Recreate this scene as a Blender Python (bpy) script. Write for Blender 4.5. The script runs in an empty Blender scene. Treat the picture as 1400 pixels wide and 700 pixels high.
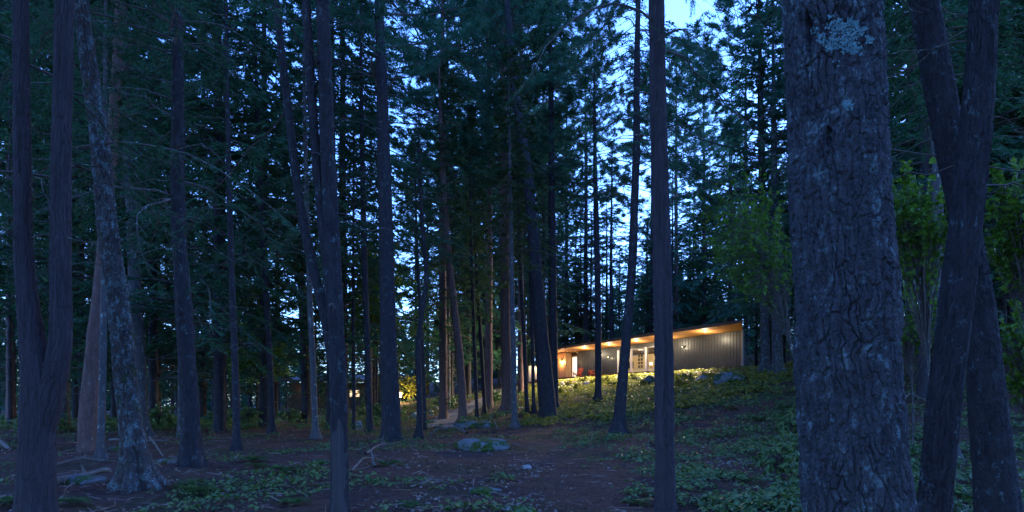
import bpy, math, random
import numpy as np
from mathutils import Vector, Matrix

rng = np.random.default_rng(11)
random.seed(11)
R = math.radians
PI = math.pi
S = bpy.context.scene
COL = S.collection

# ------------------------------------------------------------------ camera
F, HOR, EYE = 933.3, 558.0, 1.5
cd = bpy.data.cameras.new('camera')
cam = bpy.data.objects.new('camera', cd)
COL.objects.link(cam)
cam.location = (0, 0, EYE)
cam.rotation_euler = (R(90), 0, 0)
cd.lens, cd.sensor_width = 24, 36
cd.shift_y = (HOR - 350) / 1400
cd.clip_start, cd.clip_end = 0.1, 3000
S.camera = cam

# ------------------------------------------------------------------ sky, dusk light, exposure
SUN_EL, SUN_AZ = R(9.0), R(52)
w = bpy.data.worlds.new('World')
S.world = w
w.use_nodes = True
nt = w.node_tree
sky = nt.nodes.new('ShaderNodeTexSky')
sky.sky_type = 'NISHITA'
sky.sun_disc = False
sky.sun_elevation = SUN_EL
sky.sun_rotation = SUN_AZ
sky.air_density, sky.dust_density, sky.ozone_density = 1.0, 0.3, 1.5
tint = nt.nodes.new('ShaderNodeMix')
tint.data_type = 'RGBA'
tint.blend_type = 'MULTIPLY'
tint.inputs[0].default_value = 1.0
tint.inputs[7].default_value = (0.52, 0.84, 1.85, 1)
nt.links.new(sky.outputs[0], tint.inputs[6])
bg = nt.nodes['Background']
nt.links.new(tint.outputs[2], bg.inputs[0])
bg.inputs[1].default_value = 0.15

sd = bpy.data.lights.new('dusk_sun', 'SUN')
sd.energy = 0.03
sd.angle = R(60)
sd.color = (0.55, 0.68, 1.0)
sun = bpy.data.objects.new('dusk_sun', sd)
COL.objects.link(sun)
sun.rotation_euler = (R(90) - SUN_EL, 0, R(180) - SUN_AZ)

S.view_settings.view_transform = 'Standard'
S.view_settings.look = 'None'
S.view_settings.exposure = 2.5
S.view_settings.gamma = 1.0
S.view_settings.use_curve_mapping = False
S.cycles.max_bounces = 8
S.cycles.diffuse_bounces = 4
S.cycles.glossy_bounces = 2
S.cycles.transmission_bounces = 5
S.cycles.transparent_max_bounces = 8
S.cycles.use_denoising = True
S.cycles.sample_clamp_indirect = 4.0
S.cycles.caustics_reflective = False
S.cycles.caustics_refractive = False


# ------------------------------------------------------------------ noise (numpy)
def _h(i, j, k, s):
    n = (i * 374761393 + j * 668265263 + k * 2147483647 + s * 974634721) & 0xFFFFFFFF
    n = ((n ^ (n >> 13)) * 1274126177) & 0xFFFFFFFF
    n = ((n ^ (n >> 16)) * 2246822519) & 0xFFFFFFFF
    return ((n ^ (n >> 15)) & 0xFFFFFF) / float(0xFFFFFF)


def vn(x, y, z=0.0, s=0):
    x, y, z = np.broadcast_arrays(np.asarray(x, float), np.asarray(y, float), np.asarray(z, float))
    i, j, k = np.floor(x).astype(np.int64), np.floor(y).astype(np.int64), np.floor(z).astype(np.int64)
    fx, fy, fz = x - i, y - j, z - k
    fx, fy, fz = fx * fx * (3 - 2 * fx), fy * fy * (3 - 2 * fy), fz * fz * (3 - 2 * fz)
    r = 0
    for a in (0, 1):
        for b in (0, 1):
            for c in (0, 1):
                r = r + _h(i + a, j + b, k + c, s) * (fx if a else 1 - fx) * (fy if b else 1 - fy) * (fz if c else 1 - fz)
    return r * 2 - 1


def fbm(x, y, z=0.0, o=4, s=0):
    r, a = 0, 1.0
    for q in range(o):
        f = 2.03 ** q
        r = r + a * vn(np.asarray(x) * f, np.asarray(y) * f, np.asarray(z) * f, s + q * 17)
        a *= 0.5
    return r / 1.9


def worley(u, v, nu, s=0):
    iu, iv = np.floor(u).astype(np.int64), np.floor(v).astype(np.int64)
    f1 = np.full(u.shape, 9.0)
    f2 = np.full(u.shape, 9.0)
    cid = np.zeros(u.shape)
    for a in (-1, 0, 1):
        for b in (-1, 0, 1):
            cu, cv = iu + a, iv + b
            m = cu % nu
            px = cu + 0.12 + 0.76 * _h(m, cv, 1 + 0 * m, s)
            py = cv + 0.12 + 0.76 * _h(m, cv, 2 + 0 * m, s)
            d = np.hypot(u - px, v - py)
            c = _h(m, cv, 3 + 0 * m, s)
            closer = d < f1
            f2 = np.where(closer, f1, np.minimum(f2, d))
            cid = np.where(closer, c, cid)
            f1 = np.where(closer, d, f1)
    return f1, f2, cid


def sstep(a, b, x):
    t = np.clip((x - a) / (b - a), 0, 1)
    return t * t * (3 - 2 * t)


# ------------------------------------------------------------------ mesh and object helpers
def mesh_np(name, V, Fs, mats, smooth=True, midx=None, rnd=None):
    """V (n,3); Fs list of (m,k) arrays."""
    me = bpy.data.meshes.new(name)
    if not isinstance(Fs, (list, tuple)):
        Fs = [Fs]
    Fs = [np.asarray(f, np.int32) for f in Fs if len(f)]
    V = np.asarray(V, np.float32)
    me.vertices.add(len(V))
    me.vertices.foreach_set('co', V.ravel())
    lv = np.concatenate([f.ravel() for f in Fs])
    lt = np.concatenate([np.full(len(f), f.shape[1], np.int32) for f in Fs])
    ls = np.concatenate([[0], np.cumsum(lt)[:-1]]).astype(np.int32)
    me.loops.add(len(lv))
    me.loops.foreach_set('vertex_index', lv)
    me.polygons.add(len(lt))
    me.polygons.foreach_set('loop_start', ls)
    me.polygons.foreach_set('loop_total', lt)
    for m in (mats if isinstance(mats, (list, tuple)) else [mats]):
        me.materials.append(m)
    if midx is not None:
        me.polygons.foreach_set('material_index', np.asarray(midx, np.int32))
    me.polygons.foreach_set('use_smooth', np.full(len(lt), smooth))
    if rnd is not None:
        at = me.attributes.new('rnd', 'FLOAT', 'FACE')
        at.data.foreach_set('value', np.asarray(rnd, np.float32))
    me.update()
    me.validate()
    return me


class MB:
    def __init__(self):
        self.v, self.f, self.n = [], {}, 0

    def add(self, V, Fc):
        V = np.asarray(V, float)
        Fc = np.asarray(Fc, int)
        self.v.append(V)
        self.f.setdefault(Fc.shape[1], []).append(Fc + self.n)
        self.n += len(V)

    def box(self, x0, x1, y0, y1, z0, z1):
        V = [(x0, y0, z0), (x1, y0, z0), (x1, y1, z0), (x0, y1, z0), (x0, y0, z1), (x1, y0, z1), (x1, y1, z1), (x0, y1, z1)]
        self.add(V, [(0, 3, 2, 1), (4, 5, 6, 7), (0, 1, 5, 4), (1, 2, 6, 5), (2, 3, 7, 6), (3, 0, 4, 7)])
        return self

    def hexa(self, P):
        self.add(P, [(0, 3, 2, 1), (4, 5, 6, 7), (0, 1, 5, 4), (1, 2, 6, 5), (2, 3, 7, 6), (3, 0, 4, 7)])
        return self

    def bar(self, a, b, wd, th, up=(0, 0, 1)):
        a, b = np.array(a, float), np.array(b, float)
        d = b - a
        d /= np.linalg.norm(d)
        s = np.cross(d, up)
        if np.linalg.norm(s) < 1e-4:
            s = np.array([1.0, 0, 0])
        s /= np.linalg.norm(s)
        n = np.cross(s, d)
        s, n = s * wd / 2, n * th / 2
        self.hexa([a - s - n, a + s - n, a + s + n, a - s + n, b - s - n, b + s - n, b + s + n, b - s + n])
        return self

    def tube(self, P, r, ns=6, cap=True):
        P = np.asarray(P, float)
        n = len(P)
        r = np.broadcast_to(np.asarray(r, float), (n,))
        T = np.gradient(P, axis=0)
        T /= np.linalg.norm(T, axis=1)[:, None] + 1e-9
        ref = np.array([0, 0, 1.0]) if abs(T[:, 2]).mean() < 0.8 else np.array([1.0, 0, 0])
        A = np.cross(T, ref)
        A /= np.linalg.norm(A, axis=1)[:, None] + 1e-9
        B = np.cross(T, A)
        th = np.arange(ns) / ns * 2 * PI
        V = P[:, None] + r[:, None, None] * (np.cos(th)[None, :, None] * A[:, None] + np.sin(th)[None, :, None] * B[:, None])
        self.add(V.reshape(-1, 3), grid_faces(n, ns, True))
        if cap:
            self.f.setdefault(ns, []).append(np.array([[self.n - 1 - k for k in range(ns)]]))
        return self

    def lathe(self, prof, ns=16, c=(0, 0, 0)):
        prof = np.asarray(prof, float)
        th = np.arange(ns) / ns * 2 * PI
        V = np.stack([prof[:, 0, None] * np.cos(th) + c[0], prof[:, 0, None] * np.sin(th) + c[1],
                      np.broadcast_to(prof[:, 1, None] + c[2], (len(prof), ns))], -1)
        self.add(V.reshape(-1, 3), grid_faces(len(prof), ns, True))
        return self

    def mesh(self, name, mat, smooth=False):
        return mesh_np(name, np.concatenate(self.v), [np.concatenate(x) for x in self.f.values()], mat, smooth)

    def build(self, name, mat, parent=None, smooth=False, loc=(0, 0, 0)):
        return link(name, self.mesh(name, mat, smooth), parent, loc)


def grid_faces(nr, nc, wrap):
    r = np.arange(nr - 1)[:, None]
    c = np.arange(nc if wrap else nc - 1)[None, :]
    c2 = (c + 1) % nc
    return np.stack([r * nc + c, r * nc + c2, (r + 1) * nc + c2, (r + 1) * nc + c], -1).reshape(-1, 4)


def link(name, data, parent=None, loc=(0, 0, 0)):
    o = bpy.data.objects.new(name, data)
    COL.objects.link(o)
    o.location = loc
    if parent is not None:
        o.parent = parent
    return o


def tag(o, label=None, cat=None, group=None, kind=None):
    if label:
        o['label'] = label
    if cat:
        o['category'] = cat
    if group:
        o['group'] = group
    if kind:
        o['kind'] = kind
    return o


def thing(name, label, cat, loc, rz=0.0, group=None):
    o = link(name, None, None, loc)
    o.rotation_euler = (0, 0, rz)
    o.empty_display_size = 0.2
    return tag(o, label, cat, group)


def copy_tree(root, loc, rz, sc, label=None, group=None):
    r = root.copy()
    COL.objects.link(r)
    r.location, r.rotation_euler, r.scale = loc, (0, 0, rz), sc
    if label:
        r['label'] = label
    if group:
        r['group'] = group
    for ch in root.children:
        c = ch.copy()
        COL.objects.link(c)
        c.parent = r
        for g in ch.children:
            d = g.copy()
            COL.objects.link(d)
            d.parent = c
    return r


# ------------------------------------------------------------------ materials
class NB:
    def __init__(self, name):
        self.m = bpy.data.materials.new(name)
        self.m.use_nodes = True
        self.t = self.m.node_tree
        self.p = self.t.nodes['Principled BSDF']
        self.co = self.t.nodes.new('ShaderNodeTexCoord')

    def n(self, typ, **kw):
        x = self.t.nodes.new(typ)
        for k, v in kw.items():
            setattr(x, k, v)
        return x

    def l(self, a, b):
        self.t.links.new(a, b)

    def noise(self, scale, detail=4, rough=0.55, stretch=(1, 1, 1), off=(0, 0, 0), coord='Object'):
        mp = self.n('ShaderNodeMapping')
        mp.inputs['Scale'].default_value = stretch
        mp.inputs['Location'].default_value = off
        self.l(self.co.outputs[coord], mp.inputs[0])
        x = self.n('ShaderNodeTexNoise')
        x.inputs['Scale'].default_value = scale
        x.inputs['Detail'].default_value = detail
        x.inputs['Roughness'].default_value = rough
        self.l(mp.outputs[0], x.inputs['Vector'])
        return x.outputs['Fac']

    def ramp(self, fac, stops):
        x = self.n('ShaderNodeValToRGB')
        e = x.color_ramp.elements
        while len(e) < len(stops):
            e.new(0.5)
        for el, (p, c) in zip(e, stops):
            el.position = p
            el.color = (c, c, c, 1) if np.isscalar(c) else (*c, 1)
        self.l(fac, x.inputs[0])
        return x.outputs[0]

    def mix(self, fac, a, b, mode='MIX'):
        x = self.n('ShaderNodeMix', data_type='RGBA', blend_type=mode)
        for sock, v in ((x.inputs[0], fac), (x.inputs[6], a), (x.inputs[7], b)):
            if hasattr(v, 'is_linked') or isinstance(v, bpy.types.NodeSocket):
                self.l(v, sock)
            elif np.isscalar(v):
                sock.default_value = v
            else:
                sock.default_value = (*v, 1)
        return x.outputs[2]

    def math(self, op, a, b=None):
        x = self.n('ShaderNodeMath', operation=op)
        for i, v in enumerate((a, b)):
            if v is None:
                continue
            if isinstance(v, bpy.types.NodeSocket):
                self.l(v, x.inputs[i])
            else:
                x.inputs[i].default_value = v
        return x.outputs[0]

    def attr(self, name):
        x = self.n('ShaderNodeAttribute', attribute_name=name)
        return x.outputs['Fac']

    def bump(self, h, strength=0.5, dist=0.02):
        x = self.n('ShaderNodeBump')
        x.inputs['Strength'].default_value = strength
        x.inputs['Distance'].default_value = dist
        self.l(h, x.inputs['Height'])
        self.l(x.outputs[0], self.p.inputs['Normal'])

    def col(self, c):
        if isinstance(c, bpy.types.NodeSocket):
            self.l(c, self.p.inputs['Base Color'])
        else:
            self.p.inputs['Base Color'].default_value = (*c, 1)

    def set(self, rough=0.8, spec=0.3, metal=0.0):
        self.p.inputs['Roughness'].default_value = rough
        self.p.inputs['Specular IOR Level'].default_value = spec
        self.p.inputs['Metallic'].default_value = metal
        return self

    def translucent(self, c, f):
        tr = self.n('ShaderNodeBsdfTranslucent')
        if isinstance(c, bpy.types.NodeSocket):
            self.l(c, tr.inputs[0])
        else:
            tr.inputs[0].default_value = (*c, 1)
        mx = self.n('ShaderNodeMixShader')
        mx.inputs[0].default_value = f
        self.l(self.p.outputs[0], mx.inputs[1])
        self.l(tr.outputs[0], mx.inputs[2])
        self.l(mx.outputs[0], self.t.nodes['Material Output'].inputs[0])


def bark_mat(name, dark, light, lichen_amt=0.0, lichen_col=(0.24, 0.36, 0.33), vs=0.18, scale=14, bump=0.6, moss=0.0):
    b = NB(name)
    n1 = b.noise(scale, 6, 0.6, (1, 1, vs))
    n2 = b.noise(scale * 4, 4, 0.6, (1, 1, vs * 2), (3, 1, 7))
    c = b.ramp(n1, [(0.3, dark), (0.72, light)])
    c = b.mix(b.math('MULTIPLY', n2, 0.6), c, tuple(x * 1.15 for x in light))
    if lichen_amt > 0:
        n3 = b.noise(8.0, 7, 0.72, (1, 1, 0.7), (9, 2, 4))
        n4 = b.noise(38, 4, 0.6, (1, 1, 0.8), (1, 5, 4))
        f = b.math('MULTIPLY', b.ramp(n3, [(0.62 - 0.2 * lichen_amt, 0), (0.70 - 0.2 * lichen_amt, 1)]), b.ramp(n4, [(0.42, 0), (0.56, 1)]))
        c = b.mix(f, c, lichen_col)
    if moss > 0:
        n5 = b.noise(3.2, 6, 0.65, (1, 1, 0.5), (2, 8, 1))
        c = b.mix(b.ramp(n5, [(0.62 - 0.2 * moss, 0), (0.7 - 0.2 * moss, 1)]), c, (0.035, 0.06, 0.02))
    b.col(c)
    b.set(0.92, 0.15)
    b.bump(b.math('ADD', n1, b.math('MULTIPLY', n2, 0.9)), min(1.0, bump * 1.3), 0.045)
    return b.m


def leaf_mat(name, cols, trans=0.25, rough=0.6, spec=0.25, dead=None):
    b = NB(name)
    a = b.attr('rnd')
    c = b.ramp(a, [(i / max(1, len(cols) - 1), q) for i, q in enumerate(cols)])
    n = b.noise(1.1, 3, 0.5)
    c = b.mix(b.ramp(n, [(0.35, 0.0), (0.7, 0.55)]), c, cols[-1])
    if dead:
        oi = b.n('ShaderNodeObjectInfo')
        c = b.mix(b.math('MULTIPLY', oi.outputs['Random'], 0.35), c, dead)
    b.col(c)
    b.set(rough, spec)
    if trans:
        b.translucent(b.mix(1.0, c, (1.0, 1.1, 0.6), 'MULTIPLY'), trans)
    return b.m


M = {}
M['bark_pine'] = bark_mat('bark_pine', (0.0246, 0.0255, 0.0308), (0.0810, 0.0827, 0.0950), 0.5, (0.15, 0.22, 0.24), 0.35, 16, 0.8)
M['bark_cedar'] = bark_mat('bark_cedar', (0.0264, 0.0220, 0.0255), (0.0722, 0.0616, 0.0704), 0.0, vs=0.06, scale=22, bump=0.7)
M['bark_hemlock'] = bark_mat('bark_hemlock', (0.0308, 0.0264, 0.0264), (0.0880, 0.0774, 0.0774), 0.6, (0.15, 0.23, 0.24), 0.4, 12, 0.8, 0.2)
M['bark_dark'] = bark_mat('bark_dark', (0.0167, 0.0158, 0.0185), (0.0440, 0.0414, 0.0475), 0.25, (0.1, 0.15, 0.16), 0.25, 14, 0.7)
M['bark_red'] = bark_mat('bark_red', (0.0704, 0.0414, 0.0352), (0.1760, 0.1144, 0.1012), 0.1, (0.25, 0.28, 0.28), 0.3, 14, 0.7)
M['bark_pale'] = bark_mat('bark_pale', (0.0396, 0.0396, 0.0422), (0.0880, 0.0880, 0.0924), 0.3, (0.3, 0.36, 0.34), 0.5, 10, 0.3)
M['bare_wood'] = bark_mat('bare_wood', (0.034, 0.03, 0.032), (0.08, 0.074, 0.077), 0.0, vs=0.04, scale=26, bump=0.5)
M['twig'] = bark_mat('twig', (0.045, 0.038, 0.035), (0.1, 0.085, 0.08), 0.3, vs=1.0, scale=9, bump=0.2)
M['needle_hemlock'] = leaf_mat('needle_hemlock', [(0.017, 0.06, 0.038), (0.03, 0.1, 0.062), (0.045, 0.135, 0.085)], 0.42, dead=(0.03, 0.05, 0.02))
M['needle_pine'] = leaf_mat('needle_pine', [(0.024, 0.092, 0.068), (0.04, 0.14, 0.102), (0.058, 0.18, 0.13)], 0.42, dead=(0.05, 0.07, 0.03))
M['needle_fir_skylit'] = leaf_mat('needle_fir_skylit', [(0.03, 0.12, 0.09), (0.045, 0.16, 0.12), (0.065, 0.2, 0.15)], 0.42, dead=(0.06, 0.12, 0.07))  # lighter than the other needles: the hillside's open skylight put into the colour
M['needle_cedar'] = leaf_mat('needle_cedar', [(0.026, 0.065, 0.03), (0.045, 0.1, 0.048), (0.065, 0.13, 0.06)], 0.42, dead=(0.06, 0.06, 0.02))
M['leaf_maple'] = leaf_mat('leaf_maple', [(0.04, 0.1, 0.016), (0.075, 0.165, 0.022), (0.125, 0.225, 0.03)], 0.42, 0.45, 0.35)
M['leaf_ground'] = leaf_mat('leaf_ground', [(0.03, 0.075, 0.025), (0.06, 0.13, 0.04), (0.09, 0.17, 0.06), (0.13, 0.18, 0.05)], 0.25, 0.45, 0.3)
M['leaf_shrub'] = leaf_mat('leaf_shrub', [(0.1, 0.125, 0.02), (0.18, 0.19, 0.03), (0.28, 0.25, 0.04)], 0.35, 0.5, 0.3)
M['grass'] = leaf_mat('grass', [(0.04, 0.085, 0.02), (0.07, 0.13, 0.03), (0.12, 0.15, 0.05)], 0.3, 0.6, 0.2)
M['fern'] = leaf_mat('fern', [(0.035, 0.09, 0.02), (0.06, 0.13, 0.03), (0.09, 0.16, 0.04)], 0.3, 0.6, 0.2)
M['litter'] = leaf_mat('litter', [(0.05, 0.025, 0.018), (0.11, 0.055, 0.038), (0.18, 0.095, 0.065), (0.26, 0.18, 0.14), (0.38, 0.34, 0.31)], 0.1, 0.8, 0.2)

b = NB('forest_floor')
n1 = b.noise(0.35, 6, 0.6)
n2 = b.noise(9, 6, 0.7)
n3 = b.noise(60, 4, 0.6)
c = b.ramp(n2, [(0.3, (0.027, 0.015, 0.012)), (0.52, (0.08, 0.041, 0.033)), (0.75, (0.14, 0.075, 0.06))])
c = b.mix(b.ramp(n3, [(0.5, 0), (0.75, 0.7)]), c, (0.21, 0.14, 0.1))
c = b.mix(b.ramp(n1, [(0.5, 0), (0.66, 0.75)]), c, b.ramp(n2, [(0.35, (0.025, 0.04, 0.015)), (0.7, (0.06, 0.085, 0.03))]))
b.col(c)
b.set(0.95, 0.1)
b.bump(b.math('ADD', n2, n3), 0.9, 0.05)
M['floor'] = b.m

b = NB('gravel')
n2 = b.noise(5, 5, 0.6)
n3 = b.noise(70, 3, 0.6)
c = b.ramp(b.math('ADD', b.math('MULTIPLY', n2, 0.5), b.math('MULTIPLY', n3, 0.5)), [(0.35, (0.1, 0.088, 0.082)), (0.65, (0.22, 0.2, 0.185))])
b.col(c)
b.set(0.95, 0.15)
b.bump(n3, 0.7, 0.02)
M['gravel'] = b.m


def rock_mat(name, base, light, moss):
    b = NB(name)
    n1 = b.noise(3, 7, 0.65)
    n2 = b.noise(22, 5, 0.65)
    c = b.ramp(b.math('ADD', b.math('MULTIPLY', n1, 0.6), b.math('MULTIPLY', n2, 0.4)), [(0.34, base), (0.64, light)])
    if moss:
        n3 = b.noise(2.3, 6, 0.65, off=(4, 4, 1))
        c = b.mix(b.ramp(n3, [(0.6 - moss * 0.2, 0), (0.66 - moss * 0.2, 1)]), c, b.ramp(n2, [(0.3, (0.02, 0.04, 0.01)), (0.7, (0.06, 0.1, 0.02))]))
    b.col(c)
    b.set(0.9, 0.2)
    b.bump(b.math('ADD', n1, n2), 0.7, 0.04)
    return b.m


M['rock'] = rock_mat('rock', (0.12, 0.125, 0.13), (0.34, 0.35, 0.36), 0.0)
M['rock_moss'] = rock_mat('rock_moss', (0.06, 0.073, 0.082), (0.165, 0.19, 0.205), 0.6)
M['rock_dark'] = rock_mat('rock_dark', (0.06, 0.06, 0.065), (0.16, 0.16, 0.17), 0.5)
M['deadwood'] = bark_mat('deadwood', (0.06, 0.054, 0.048), (0.16, 0.148, 0.136), 0.0, vs=0.5, scale=12, bump=0.4)
M['deadwood_dark'] = bark_mat('deadwood_dark', (0.07, 0.055, 0.05), (0.17, 0.14, 0.12), 0.0, vs=0.5, scale=12, bump=0.4)


def plain(name, c, rough=0.5, spec=0.4, metal=0.0, var=0.12, scale=6, stretch=(1, 1, 1)):
    b = NB(name)
    n = b.noise(scale, 5, 0.6, stretch)
    b.col(b.ramp(n, [(0.3, tuple(x * (1 - var) for x in c)), (0.7, tuple(min(1, x * (1 + var)) for x in c))]))
    b.set(rough, spec, metal)
    b.bump(n, 0.1, 0.01)
    return b.m


def emit(name, c, s):
    b = NB(name)
    b.col(c)
    b.p.inputs['Emission Color'].default_value = (*c, 1)
    b.p.inputs['Emission Strength'].default_value = s
    return b.m


M['metal_clad'] = plain('metal_clad', (0.046, 0.05, 0.052), 0.42, 0.5, 0.2, 0.15, 1.5, (6, 1, 0.4))
M['metal_trim'] = plain('metal_trim', (0.2, 0.2, 0.21), 0.4, 0.4, 0.4)
M['roof_dark'] = plain('roof_dark', (0.06, 0.045, 0.04), 0.7, 0.3)
M['soffit'] = plain('soffit', (0.62, 0.3, 0.1), 0.55, 0.3, 0, 0.3, 3, (0.4, 9, 1))
M['wood_wall'] = plain('wood_wall', (0.5, 0.3, 0.14), 0.55, 0.3, 0, 0.25, 3, (9, 1, 0.4))
M['deck'] = plain('deck', (0.16, 0.06, 0.035), 0.6, 0.3, 0, 0.3, 3, (0.5, 8, 1))
M['white'] = plain('white', (0.75, 0.75, 0.74), 0.5, 0.4)
M['curtain'] = plain('curtain', (0.78, 0.75, 0.68), 0.9, 0.1)
M['plaster'] = plain('plaster', (0.72, 0.6, 0.4), 0.8, 0.2, 0, 0.05)
M['concrete'] = plain('concrete', (0.3, 0.29, 0.28), 0.9, 0.2, 0, 0.2)
M['interior_floor'] = plain('interior_floor', (0.36, 0.22, 0.12), 0.4, 0.4, 0, 0.2, 3, (0.5, 8, 1))
M['black'] = plain('black', (0.025, 0.024, 0.024), 0.5, 0.4)
M['cabinet'] = plain('cabinet', (0.6, 0.56, 0.48), 0.5, 0.4)
M['chair_orange'] = plain('chair_orange', (0.55, 0.11, 0.03), 0.5, 0.4, 0, 0.1)
M['picture'] = plain('picture', (0.14, 0.11, 0.08), 0.5, 0.4, 0, 0.6, 14)
M['lamp_warm'] = emit('lamp_warm', (1.0, 0.66, 0.32), 2.2)
M['lamp_shade'] = emit('lamp_shade', (1.0, 0.74, 0.4), 0.9)
M['window_glow'] = emit('window_glow', (1.0, 0.68, 0.36), 0.35)
b = NB('glass')
tp = b.n('ShaderNodeBsdfTransparent')
gl = b.n('ShaderNodeBsdfGlossy')
gl.inputs['Roughness'].default_value = 0.03
fr = b.n('ShaderNodeLayerWeight')
fr.inputs[0].default_value = 0.5
fq = b.math('ADD', b.math('MULTIPLY', b.math('POWER', fr.outputs['Facing'], 5.0), 0.8), 0.04)
mx = b.n('ShaderNodeMixShader')
b.l(fq, mx.inputs[0])
b.l(tp.outputs[0], mx.inputs[1])
b.l(gl.outputs[0], mx.inputs[2])
b.l(mx.outputs[0], b.t.nodes['Material Output'].inputs[0])
M['glass'] = b.m

# ------------------------------------------------------------------ terrain
HR = np.array([15.8, 46.6])           # right-hand front corner of the house
HU = np.array([-0.470, 0.8827])       # along the front, to the left
HN = np.array([-0.8827, -0.470])      # out of the front
FLOOR_Z = 4.4


def house_uv(x, y):
    dx, dy = x - HR[0], y - HR[1]
    return dx * HU[0] + dy * HU[1], dx * HN[0] + dy * HN[1]


def terrain(x, y, bumps=True):
    x, y = np.asarray(x, float), np.asarray(y, float)
    base = 0.02 * (30 - 0.5 * ((30 - y) + np.sqrt((30 - y) ** 2 + 16)))
    s = 0.2 + 0.151 * (x - 3.7) + 0.0785 * (y - 24)
    s = 0.5 * (s + np.sqrt(s * s + 0.12))
    s = np.where(s > 5, 5 + (s - 5) * 0.7, s)
    s = np.where(s > 14, 14 + (s - 14) * 0.25, s)
    z = base + s
    if bumps:
        z = z + 0.10 * fbm(x * 0.33, y * 0.33, 0, 4, 3) + 0.07 * fbm(x * 1.3, y * 1.3, 0, 3, 9)
    u, v = house_uv(x, y)
    du = np.maximum(np.maximum(-1 - u, u - 26), 0)
    dv = np.maximum(np.maximum(-9 - v, v - 1.5), 0)
    wgt = 1 - sstep(0, 5.5, np.hypot(du, dv))
    return z * (1 - wgt) + 3.95 * wgt


def gz(x, y):
    return float(terrain(np.array([x]), np.array([y]))[0])


def ray_ground(px, py):
    k, m = (px - 700) / F, (HOR - py) / F
    Y = np.concatenate([np.arange(3, 60, 0.05), np.arange(60, 200, 0.3)])
    d = EYE + m * Y - terrain(k * Y, Y)
    i = np.argmax(d < 0)
    if d[i] >= 0:
        i = len(Y) - 1
    return k * Y[i], Y[i], gz(k * Y[i], Y[i])


def P(px, py, D):
    return np.array([(px - 700) / F * D, D, EYE + (HOR - py) / F * D])


ys = np.concatenate([np.linspace(-60, 0, 25)[:-1], np.linspace(0, 40, 330)[:-1], np.linspace(40, 110, 190)[:-1], np.geomspace(110, 420, 40)])
xs0 = np.concatenate([-np.geomspace(40, 420, 36)[::-1][:-1], np.linspace(-40, 40, 420), np.geomspace(40, 420, 36)[1:]])
gx, gy = np.meshgrid(xs0, ys)
gzz = terrain(gx, gy)
far = np.hypot(gx, gy)
gzz = np.where(far > 200, gzz * np.exp(-(far - 200) / 300), gzz)
ground = link('ground', mesh_np('ground', np.stack([gx, gy, gzz], -1).reshape(-1, 3), grid_faces(len(ys), len(xs0), False), M['floor']))
tag(ground, 'forest floor of brown needles rising to the right', None, None, 'structure')

# gravel path up to the house
cl = np.array([ray_ground(px, py)[:2] for px, py in ((597, 585), (607, 574), (622, 566), (640, 557), (657, 549), (672, 543), (686, 537), (696, 531))])
t = np.linspace(0, len(cl) - 1, 60)
pc = np.stack([np.interp(t, np.arange(len(cl)), cl[:, i]) for i in (0, 1)], -1)
for _ in range(12):
    pc[1:-1] = 0.25 * pc[:-2] + 0.5 * pc[1:-1] + 0.25 * pc[2:]
tg = np.gradient(pc, axis=0)
tg /= np.linalg.norm(tg, axis=1)[:, None]
nrm = np.stack([-tg[:, 1], tg[:, 0]], -1)
PATH_C = pc
off = np.linspace(-1.15, 1.15, 13)
pv = pc[:, None] + nrm[:, None] * off[None, :, None] * (1 + 0.12 * np.sin(np.arange(60) * 0.9))[:, None, None]
pz = terrain(pv[..., 0], pv[..., 1]) + 0.05 - 0.10 * (np.abs(off) / 1.15)[None] ** 6
tag(link('path', mesh_np('path', np.concatenate([pv, pz[..., None]], -1).reshape(-1, 3), grid_faces(60, 13, False), M['gravel'])),
    'gravel path climbing between the trees to the lit house', None, None, 'structure')


def near_path(x, y, d=1.5):
    return np.min(np.hypot(PATH_C[:, 0] - x, PATH_C[:, 1] - y)) < d


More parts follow.
